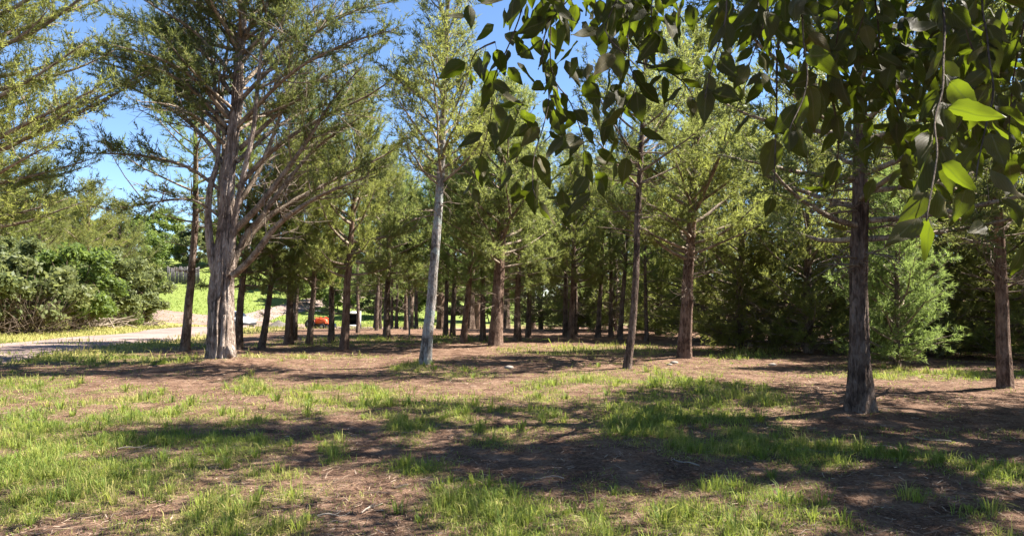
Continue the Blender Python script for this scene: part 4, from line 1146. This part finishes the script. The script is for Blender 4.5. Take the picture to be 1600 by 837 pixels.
def clumps(n, yr, seed, per=26, hh=.13, ww=.008):
    """bigger tussocks, blades arching out from the middle"""
    r_ = np.random.default_rng(seed)
    y = yr[0] + (yr[1] - yr[0]) * r_.random(n); x = r_.uniform(-.8, .8, n) * y
    k = r_.random(n) < np.clip(grass_mask(x, y) * 1.2, 0, 1) * (y / yr[1])
    x, y = x[k], y[k]; k = len(x)
    ch = hh * r_.uniform(.5, 1.35, k); ct = np.clip(.55 + r_.normal(0, .2, k), 0, 1)
    a = r_.uniform(0, 6.28, k * per); rr = np.abs(r_.normal(0, .035, k * per))
    X_ = np.repeat(x, per) + np.cos(a) * rr; Y_ = np.repeat(y, per) + np.sin(a) * rr
    h = np.repeat(ch, per) * r_.uniform(.5, 1.2, k * per); out_ = h * r_.uniform(.1, 1.1, k * per)
    z = gz(X_, Y_) - .01; w_ = ww * r_.uniform(.6, 1.3, k * per) / 2
    P0 = np.stack([X_, Y_, z], -1); D = np.stack([np.cos(a), np.sin(a), 0 * a], -1); S = np.stack([-np.sin(a), np.cos(a), 0 * a], -1) * w_[:, None]
    up = np.array([0, 0, 1.0])
    P1 = P0 + D * (out_ * .35)[:, None] + up * (h * .65)[:, None]; P2 = P0 + D * out_[:, None] + up * (h * np.clip(1.0 - .5 * (out_ / h) ** 2, .2, 1))[:, None]
    V = np.stack([P0 - S, P0 + S, P1 - S * .85, P1 + S * .85, P2], 1).reshape(-1, 3); i = np.arange(k * per)[:, None] * 5
    T = np.concatenate([i + np.array([0, 1, 3]), i + np.array([0, 3, 2]), i + np.array([2, 3, 4])], 0)
    return V, T, np.repeat(np.clip(np.repeat(ct, per) + r_.normal(0, .15, k * per), 0, 1), 5)
parts.append(clumps(2600, (4.2, 9.5), 33))
parts.append(clumps(2600, (9.5, 19.0), 35, per=20, hh=.15, ww=.013))
pt = tufted(22000, (17.0, 32.0), 1.2, .16, .02, 7, .16, 15)
parts.append((pt[0], pt[1], np.clip(pt[2] + .15, 0, 1)))  # far grass tint raised, sunlit yellow put into the colour
def join(parts, name, mat):
    Vs, Ts, tv, n = [], [], [], 0
    for V, T, t in parts:
        Vs.append(V); Ts.append(T + n); tv.append(t); n += len(V)
    return mesh_tris(name, np.vstack(Vs), np.vstack(Ts), mat, tint=np.concatenate(tv))
g = link('grass', join(parts, 'grass', M_GRASS)); tag(g, 'patchy yellow-green grass growing through the needle litter', 'grass', kind='stuff')
NG = sum(len(p_[1]) for p_ in parts)
# longer dry grass on the verges
n = 52000
y = 16 + 62 * rg.random(n) ** 1.3; x = rg.uniform(-1.05, -.12, n) * y
k = (dry_mask(x, y) > rg.random(n)) & (road_dist(x, y) > 1.75) & (np.abs(y - (72 - .25 * (x + 30))) > -1)
x, y = x[k], y[k]
t = np.clip(.35 + (fbm(x * .4, y * .4, 91, 3) - .5) * 1.6 + rg.normal(0, .15, len(x)), 0, 1)
dv = blades(x, y, rg.uniform(.06, .24, len(x)), .010 + .0007 * y, t, 5)
g2 = link('dry_grass', join([dv], 'dry_grass', M_DRY)); tag(g2, 'long dry yellow grass along the road verges', 'grass', kind='stuff')
# bright meadow on the slope
n = 12000
y = rg.uniform(72, 112, n); x = rg.uniform(-.62, -.1, n) * y
V_ = blades(x, y, rg.uniform(.12, .3, n), np.full(n, .09), np.clip(.45 + rg.normal(0, .15, n), 0, 1), 6)
g3 = link('meadow_grass', join([V_], 'meadow_grass', M_GRASS)); tag(g3, 'bright green meadow grass on the far slope', 'grass', kind='stuff')

# needle litter: fine slivers and chips on the bare floor
n = 70000
y = 3.8 + 20 * rg.random(n) ** 1.7; x = rg.uniform(-.85, .85, n) * y
k = rg.random(n) > grass_mask(x, y) * .7
x, y = x[k], y[k]; n = len(x)
a = rg.uniform(0, 6.28, n); l = rg.uniform(.02, .075, n) * (1 + y * .05); w_ = rg.uniform(.002, .006, n) * (1 + y * .09)
z = gz(x, y) + rg.uniform(.002, .016, n)
D = np.stack([np.cos(a), np.sin(a), rg.uniform(-.2, .25, n)], -1) * l[:, None] / 2; S = np.stack([-np.sin(a), np.cos(a), rg.uniform(-.6, .6, n)], -1) * w_[:, None] / 2
P = np.stack([x, y, z], -1)
V_ = np.stack([P - D - S, P - D + S, P + D + S * .4, P + D - S * .4], 1).reshape(-1, 3)
lt = link('needle_litter', mesh_tris('needle_litter', V_, np.arange(4 * n).reshape(-1, 4), M_LITTER, tint=np.repeat(np.clip(rg.normal(.5, .28, n), 0, 1), 4)))
tag(lt, 'brown needle and twig litter over the bare floor', 'litter', kind='stuff')

# small dead twigs strewn over the floor
mb = MB()
for _ in range(1100):
    y_ = 4 + 12 * rg.random() ** 1.5; x_ = rg.uniform(-.8, .8) * y_; a_ = rg.uniform(0, 6.28); l_ = rg.uniform(.08, .32); r_ = rg.uniform(.0015, .004)
    q = []
    for i in range(4):
        q.append((x_, y_, float(gz(x_, y_)) + r_ + .006 + .01 * (i % 2))); x_ += math.cos(a_) * l_ / 3; y_ += math.sin(a_) * l_ / 3; a_ += rg.normal(0, .35)
    mb.tube(q, np.linspace(r_, r_ * .5, 4), 3, cap=False, tint=rg.uniform(.1, 1))
tl_ = link('twig_litter', mb.mesh('twig_litter', M_DEAD)); tag(tl_, 'small dead twigs strewn over the grove floor', 'litter', kind='stuff')

M_STICK = plain_mat('bleached_stick', (0.25, 0.205, 0.165), rough=.9, var=.25, scale=20)
def stick(px, row, ln, ang, lab, r=.008, kink=.12):
    x, y = gd(px, row); rg = np.random.default_rng(px)
    n = 7; P = []
    a = ang; p = np.array([x, y], float)
    for i in range(n):
        P.append((p[0], p[1], float(gz(p[0], p[1])) + r * 1.2 + .012 * math.sin(i * 1.1) + .004))
        p = p + np.array([math.cos(a), math.sin(a)]) * ln / n; a += rg.normal(0, kink * 2)
    mb = MB(); mb.tube(P, np.linspace(r, r * .4, n), 6)
    i = 3; q = np.array(P[i]); b_ = a + .8
    mb.tube([q, q + np.array([math.cos(b_), math.sin(b_), .1]) * ln * .15, q + np.array([math.cos(b_ + .2), math.sin(b_ + .2), .15]) * ln * .3], [r * .6, r * .45, r * .2], 5)
    o = link('fallen_stick', mb.mesh('fallen_stick', M_STICK)); tag(o, lab, 'stick', 'sticks lying on the grove floor')
stick(568, 800, .34, 1.1, 'pale bent stick on the shaded floor at the bottom left of centre', r=.007, kink=.3)
stick(500, 806, .28, .3, 'short pale straight stick near the bottom, beside grass')
stick(1395, 700, .42, 1.9, 'thin pale forked twig in the shade in front of the near rough trunk', r=.006)
stick(1240, 704, .5, .1, 'long thin stick lying crosswise in shade before the near rough trunk', r=.006)
stick(1090, 725, .4, 2.6, 'grey stick between the two shaded grass patches', r=.007)
stick(190, 700, .4, .5, 'pale stick lying in the sunlit grass patch', r=.007)
stick(880, 745, .35, 2.9, 'small stick in the dark bare strip of the foreground', r=.006)
stick(1480, 690, .45, 2.8, 'pale stick lying among dappled shade near the picture edge', r=.007)
def stone(px, row, s, lab):
    x, y = gd(px, row); rg = np.random.default_rng(px)
    th = np.linspace(0, 2 * np.pi, 10, endpoint=False); V = []
    for zz, q in ((-.5, .7), (0, 1), (.45, .85), (.7, .3)):
        for t in th: V.append((q * s * math.cos(t) * rg.uniform(.8, 1.15), q * s * .7 * math.sin(t) * rg.uniform(.8, 1.15), zz * s * .6))
    V.append((0, 0, s * .45))
    mb = MB(); mb.add(V, [(i * 10 + j, i * 10 + (j + 1) % 10, (i + 1) * 10 + (j + 1) % 10, (i + 1) * 10 + j) for i in range(3) for j in range(10)], [(30 + j, 30 + (j + 1) % 10, 40) for j in range(10)])
    o = link('stone', mb.mesh('stone', M_STONE), None, (x, y, float(gz(x, y)) + s * .15)); tag(o, lab, 'stone', 'stones on the grove floor')
stone(795, 574, .11, 'pale stone on the bare floor in the middle of the grove')
stone(1052, 566, .10, 'grey stone at the foot of the stout reddish trunk')
stone(1045, 569, .07, 'small dark stone next to the stout reddish trunk')
stone(1205, 570, .10, 'pale flat stone at the thicket edge')

# ================================================================= OVERHANGING BROADLEAF TREE (foreground)
m, nt, out = new_mat('cherry_leaf'); L = nt.links.new
uv = N(nt, 'ShaderNodeUVMap', uv_map='UVMap')
sp = N(nt, 'ShaderNodeSeparateXYZ'); L(uv.outputs[0], sp.inputs[0])
ab = N(nt, 'ShaderNodeMath', operation='ABSOLUTE'); L(sp.outputs[0], ab.inputs[0])
vv = N(nt, 'ShaderNodeMath', operation='MULTIPLY_ADD', i_1=-.55); L(ab.outputs[0], vv.inputs[0]); L(sp.outputs[1], vv.inputs[2])
v2 = N(nt, 'ShaderNodeMath', operation='MULTIPLY', i_1=9.0); L(vv.outputs[0], v2.inputs[0])
fr = N(nt, 'ShaderNodeMath', operation='FRACT'); L(v2.outputs[0], fr.inputs[0])
vr = ramp(nt, fr.outputs[0], [(0.0, (1, 1, 1)), (0.10, (0, 0, 0)), (0.9, (0, 0, 0)), (1.0, (1, 1, 1))])
mr_ = ramp(nt, ab.outputs[0], [(0.0, (1, 1, 1)), (0.05, (0.9, .9, .9)), (0.09, (0, 0, 0))])
mxv = N(nt, 'ShaderNodeMix', data_type='RGBA', blend_type='LIGHTEN'); mxv.inputs['Factor'].default_value = 1.0; L(vr.outputs[0], mxv.inputs['A']); L(mr_.outputs[0], mxv.inputs['B'])
vf = N(nt, 'ShaderNodeMath', operation='MULTIPLY', i_1=.6); L(mxv.outputs['Result'], vf.inputs[0])
oi = N(nt, 'ShaderNodeObjectInfo')
rc = ramp(nt, oi.outputs['Random'], [(0.0, (0.012, 0.010, 0.005)), (0.5, (0.026, 0.021, 0.009)), (0.85, (0.045, 0.034, 0.013)), (1.0, (0.06, 0.038, 0.016))])
tcn = N(nt, 'ShaderNodeTexCoord'); nn = N(nt, 'ShaderNodeTexNoise', i_Scale=30.0, i_Detail=3.0); L(tcn.outputs['Object'], nn.inputs['Vector'])
hs_ = N(nt, 'ShaderNodeHueSaturation'); mrg = N(nt, 'ShaderNodeMapRange', i_3=.75, i_4=1.25); L(nn.outputs[0], mrg.inputs[0]); L(mrg.outputs[0], hs_.inputs['Value']); L(rc.outputs[0], hs_.inputs['Color'])
mc = N(nt, 'ShaderNodeMix', data_type='RGBA'); L(vf.outputs[0], mc.inputs['Factor']); L(hs_.outputs[0], mc.inputs['A']); mc.inputs['B'].default_value = (.14, .12, .05, 1)
p = N(nt, 'ShaderNodeBsdfPrincipled', i_Roughness=.55); p.inputs['Specular IOR Level'].default_value = .1; L(mc.outputs['Result'], p.inputs['Base Color'])
tb = N(nt, 'ShaderNodeBsdfTranslucent'); tm_ = N(nt, 'ShaderNodeMix', data_type='RGBA'); L(vf.outputs[0], tm_.inputs['Factor']); tm_.inputs['A'].default_value = (.52, .70, .03, 1); tm_.inputs['B'].default_value = (.2, .3, .03, 1); L(tm_.outputs['Result'], tb.inputs['Color'])
ms = N(nt, 'ShaderNodeMixShader', i_0=.12); L(p.outputs[0], ms.inputs[1]); L(tb.outputs[0], ms.inputs[2]); L(ms.outputs[0], out.inputs[0])
bp = N(nt, 'ShaderNodeBump', i_Strength=.35, i_Distance=.004); L(mxv.outputs['Result'], bp.inputs['Height']); L(bp.outputs[0], p.inputs['Normal'])
M_LEAF = m

def leaf_geo(seed, rows=10):
    """pointed oval leaf hanging from the origin along -Z, 1 long; returns V, Q, uv"""
    rg = np.random.default_rng(seed)
    cols = [-1, -.5, 0, .5, 1]
    V, UV = [], []
    curl = rg.uniform(.1, .8); fold = rg.uniform(.15, .7); tw = rg.uniform(-.5, .5); wmax = rg.uniform(.20, .26)
    for i in range(rows + 1):
        t = i / rows
        wd = wmax * (math.sin(math.pi * min(1, t ** .72)) ** .8) * (1 - .55 * t ** 3) + (.003 if t > .97 else .006)
        if i % 2 == 1: wd *= 1.07
        for c in cols:
            xx = c * wd; yy = abs(c) * wd * fold + curl * (t ** 2) * .6 + .03 * math.sin(t * 9 + c * 2 + seed)
            a = tw * t
            V.append((xx * math.cos(a) - yy * math.sin(a), xx * math.sin(a) + yy * math.cos(a), -t * (1 - .12 * curl)))
            UV.append((c, t))
    n = len(cols)
    Q = [(i * n + j, i * n + j + 1, (i + 1) * n + j + 1, (i + 1) * n + j) for i in range(rows) for j in range(n - 1)]
    return np.array(V), np.array(Q), np.array(UV)
def leaf_mesh(seed):
    V, Q, UV = leaf_geo(seed)
    st_ = .22  # petiole
    V2 = V.copy(); V2[:, 2] -= st_
    pet = np.array([(-.008, 0, 0), (.008, 0, 0), (.007, .01, -st_ - .05), (-.007, .01, -st_ - .05), (0, .012, 0), (0, .018, -st_ - .05)])
    n = len(V2)
    Vall = np.vstack([V2, pet])
    me = bpy.data.meshes.new('leaf')
    fs = [tuple(map(int, q)) for q in Q] + [(n, n + 1, n + 2, n + 3), (n + 1, n + 4, n + 5, n + 2), (n + 4, n, n + 3, n + 5)]
    me.from_pydata([tuple(v) for v in Vall], [], fs)
    ul = me.uv_layers.new(name='UVMap')
    uvs = np.vstack([UV, np.full((6, 2), .02)])
    for l in me.loops: ul.data[l.index].uv = uvs[l.vertex_index]
    for pl_ in me.polygons: pl_.use_smooth = True
    me.materials.append(M_LEAF); me.update()
    return me
LEAVES = [leaf_mesh(s) for s in range(9)]
M_TWIG = bark_mat('twig_bark', (0.03, 0.02, 0.014), (0.06, 0.042, 0.03), (0.1, 0.075, 0.055), bump=.2, scale=30)

cherry = empty('broadleaf_tree', 3.6, .2, float(gz(3.6, .2)), 0, 'dark-leaved tree overhanging the camera, drooping leafy twigs at the top', 'tree')
off = np.array([3.6, .2, cherry.location.z])
tpath = np.array([(3.6, .2, -.2), (3.58, .22, .8), (3.5, .35, 1.9), (3.3, .6, 2.9), (3.0, 1.0, 4.0), (2.9, 1.5, 5.4)]) - np.array([3.6, .2, 0])
link('trunk', trunk_mesh('trunk', tpath, [.2, .18, .16, .13, .09, .03], M_BARK_DARK, 55, sides=20, step=.1), cherry)
limbs = [np.array([(3.45, .4, 2.2), (2.6, 1.2, 3.0), (1.6, 2.0, 3.25), (.6, 2.6, 3.1), (-.1, 2.9, 2.95)]), np.array([(3.3, .6, 2.8), (2.6, 1.6, 3.3), (1.9, 2.4, 3.5), (1.2, 3.0, 3.6)]), np.array([(3.45, .4, 2.3), (2.9, 1.0, 2.75), (2.2, 1.5, 2.75), (1.3, 1.8, 2.65)]),
         np.array([(3.2, .7, 3.2), (3.6, 2.2, 4.3), (3.8, 4.0, 5.3), (3.5, 6.4, 6.2)]), np.array([(3.1, .9, 3.8), (2.2, 2.6, 4.8), (1.5, 3.8, 5.2)])]
for lm_ in limbs:
    P = dense(lm_, .12) - off; mb = MB(); mb.tube(P, np.linspace(.05, .012, len(P)), 9); link('limb', mb.mesh('limb', M_TWIG), cherry)
TW = [  # hanging twigs: photo points, depth, leaves
 ([(835, -70), (805, 40), (775, 110), (760, 200), (735, 290)], 2.15, 24), ([(890, -70), (850, 60), (858, 150), (835, 240), (838, 310)], 2.25, 20), ([(870, -60), (858, 100), (890, 160), (915, 240), (905, 300), (928, 335)], 2.15, 22),
 ([(930, -90), (900, -20), (870, 20), (845, 40)], 1.75, 12), ([(985, -90), (970, -10), (955, 40), (985, 80)], 1.7, 16), ([(1035, -80), (1015, 0), (1020, 40), (1000, 70)], 1.75, 12), ([(1000, -60), (985, 80), (992, 130), (965, 190), (990, 245)], 2.1, 18),
 ([(1000, 90), (1045, 105), (1075, 125), (1090, 150)], 2.0, 8), ([(745, -70), (725, -20), (735, 0)], 1.9, 5), ([(775, 60), (745, 75), (735, 100)], 2.1, 5),
 ([(1150, -90), (1135, 30), (1115, 100), (1100, 150)], 1.6, 16), ([(1215, -90), (1200, 20), (1180, 90), (1172, 120)], 1.55, 12), ([(1275, -90), (1255, 40), (1262, 130), (1242, 200)], 1.55, 18),
 ([(1330, -90), (1315, 40), (1300, 110), (1308, 180)], 1.6, 16), ([(1395, -90), (1385, 40), (1395, 120), (1418, 210), (1412, 290)], 1.7, 24), ([(1440, -90), (1425, 20), (1400, 90), (1370, 150)], 1.75, 14),
 ([(1490, -90), (1492, 40), (1482, 140), (1470, 240), (1450, 345)], 1.45, 26), ([(1565, -90), (1552, 60), (1560, 170), (1535, 280)], 1.5, 22), ([(1635, -90), (1605, 60), (1592, 150), (1585, 250)], 1.45, 18), ([(1350, -90), (1360, 0), (1340, 60)], 1.5, 10),
 ([(1305, 90), (1318, 200), (1310, 300), (1285, 345)], 1.95, 4), ([(1225, 60), (1222, 200), (1213, 300)], 1.9, 3), ([(1630, 260), (1615, 350), (1612, 365)], 1.3, 2), ([(1520, -90), (1515, 30), (1530, 120), (1500, 200)], 1.6, 14)]
rgl = np.random.default_rng(21)
nleaf = 0
for pts, dd, nl in TW:
    drift = rgl.uniform(-.12, .12)
    P = np.array([at(px, r, dd + drift * i) for i, (px, r) in enumerate(pts)])
    if pts[0][1] < -50:     # carry the twig up to the limbs
        P = np.vstack([P[0] + np.array([.12, -.1, .3]), P])
    line = dense(P, .03) - off
    hh = np.arange(len(line)) * .03
    for ax in (0, 1): line[:, ax] += .03 * (fbm(hh * 5 + nleaf, hh * 0 + ax * 5.5, nleaf + ax, 2) - .5)
    mb = MB(); mb.tube(line, np.linspace(.0034, .0012, len(line)), 5)
    tw = link('twig', mb.mesh('twig', M_TWIG), cherry)
    for q in range(nl):
        f = .24 + .76 * (q + rgl.uniform(-.3, .3)) / max(1, nl - 1); f = min(max(f, .1), 1)
        i = int(f * (len(line) - 1)); p0 = line[i]
        o = bpy.data.objects.new('leaf', LEAVES[rgl.integers(9)]); col.objects.link(o); o.parent = tw
        o.location = p0
        s = rgl.uniform(.08, .125) * (.84 if dd < 1.8 else .90) * (1.0 if f < .97 else .8)
        o.scale = (s, s, s)
        o.rotation_euler = (rgl.normal(0, .55), rgl.normal(0, .55), rgl.uniform(0, 6.28))
        nleaf += 1
# deeper leaves of the same twigs, too crowded to tell apart
def leaf_mass(name, c, size, rows, tilt=.6):
    gV, gT, gU, nb_ = [], [], [], 0
    geos = [leaf_geo(s, rows=rows) for s in range(5)]
    for i, pnt in enumerate(c):
        V, Q, UV = geos[i % 5]
        M3 = np.array(Matrix.Rotation(rgl.normal(0, tilt), 3, 'X') @ Matrix.Rotation(rgl.normal(0, tilt), 3, 'Y') @ Matrix.Rotation(rgl.uniform(0, 6.28), 3, 'Z'))
        gV.append((V @ M3.T) * rgl.uniform(*size) + pnt - off); gT.append(Q + nb_); gU.append(UV); nb_ += len(V)
    me = mesh_tris(name, np.vstack(gV), np.vstack(gT), M_LEAF)
    ul = me.uv_layers.new(name='UVMap'); li = np.zeros(len(me.loops), np.int32); me.loops.foreach_get('vertex_index', li); ul.data.foreach_set('uv', np.vstack(gU)[li].astype(np.float32).ravel())
    o = link(name, me, cherry); o['kind'] = 'stuff'
    return o
cc = []
for (cx, cr, sx, sy, k) in ((1180, 40, 50, 55, 60), (1300, 60, 80, 70, 170), (1420, 90, 80, 85, 200), (1520, 140, 60, 100, 190), (1580, 130, 40, 100, 110), (950, 15, 60, 24, 60), (870, 15, 40, 24, 30), (1015, 35, 28, 28, 30), (915, 300, 18, 25, 14), (790, 150, 30, 70, 25), (880, 200, 35, 60, 25), (960, 150, 25, 50, 18)):
    for _ in range(k):
        cc.append(at(rgl.normal(cx, sx), rgl.normal(cr, sy) - 30, rgl.uniform(1.7, 2.6)))
leaf_mass('inner_leaves', cc, (.065, .10), 6)
# the rest of its crown, above and right of the frame, plus an added shade canopy
n = 29000
c = np.stack([rgl.uniform(-1.0, 5.0, n), rgl.uniform(.2, 5.4, n), rgl.uniform(2.4, 6.0, n)], -1)
ok = (c[:, 2] > EYE + .47 * c[:, 1] + .22) & (c[:, 2] < EYE + .47 * c[:, 1] + 2.9) & (np.hypot((c[:, 0] - 1.9) / 2.9, (c[:, 1] - 2.6) / 2.7) < 1) & (fbm(c[:, 0] * 1.2, c[:, 1] * 1.2 + c[:, 2], 8, 3) > .50 + .10 * sstep(2.5, 1.5, c[:, 0]) + .09 * sstep(1.8, 2.1, c[:, 1]) * sstep(3.6, 2.8, c[:, 0]))
c = c[ok]
n = 8000
c_shade = np.stack([rgl.uniform(1.2, 5.8, n), rgl.uniform(3.8, 8.4, n), rgl.uniform(4.0, 7.6, n)], -1)  # unseen forward leaves, put in to shade the foreground
ok = (c_shade[:, 2] > EYE + .46 * c_shade[:, 1] + .3) & (np.hypot((c_shade[:, 0] - 3.5) / 2.3, (c_shade[:, 1] - 6.0) / 2.4) < 1) & (fbm(c_shade[:, 0] * 1.1, c_shade[:, 1] * 1.1 + c_shade[:, 2] * .5, 18, 3) > .44)
c = np.vstack([c, c_shade[ok]])
leaf_mass('upper_leaves', c, (.12, .17), 2)

tot = 0
seen = set()
for o in scene.objects:
    if o.type == 'MESH' and o.data.name not in seen:
        seen.add(o.data.name); tot += sum(1 for _ in o.data.polygons) if len(o.data.polygons) < 1 else len(o.data.loops) - 2 * len(o.data.polygons)
print('TRIS', tot, 'leaves', nleaf, 'grass', NG)
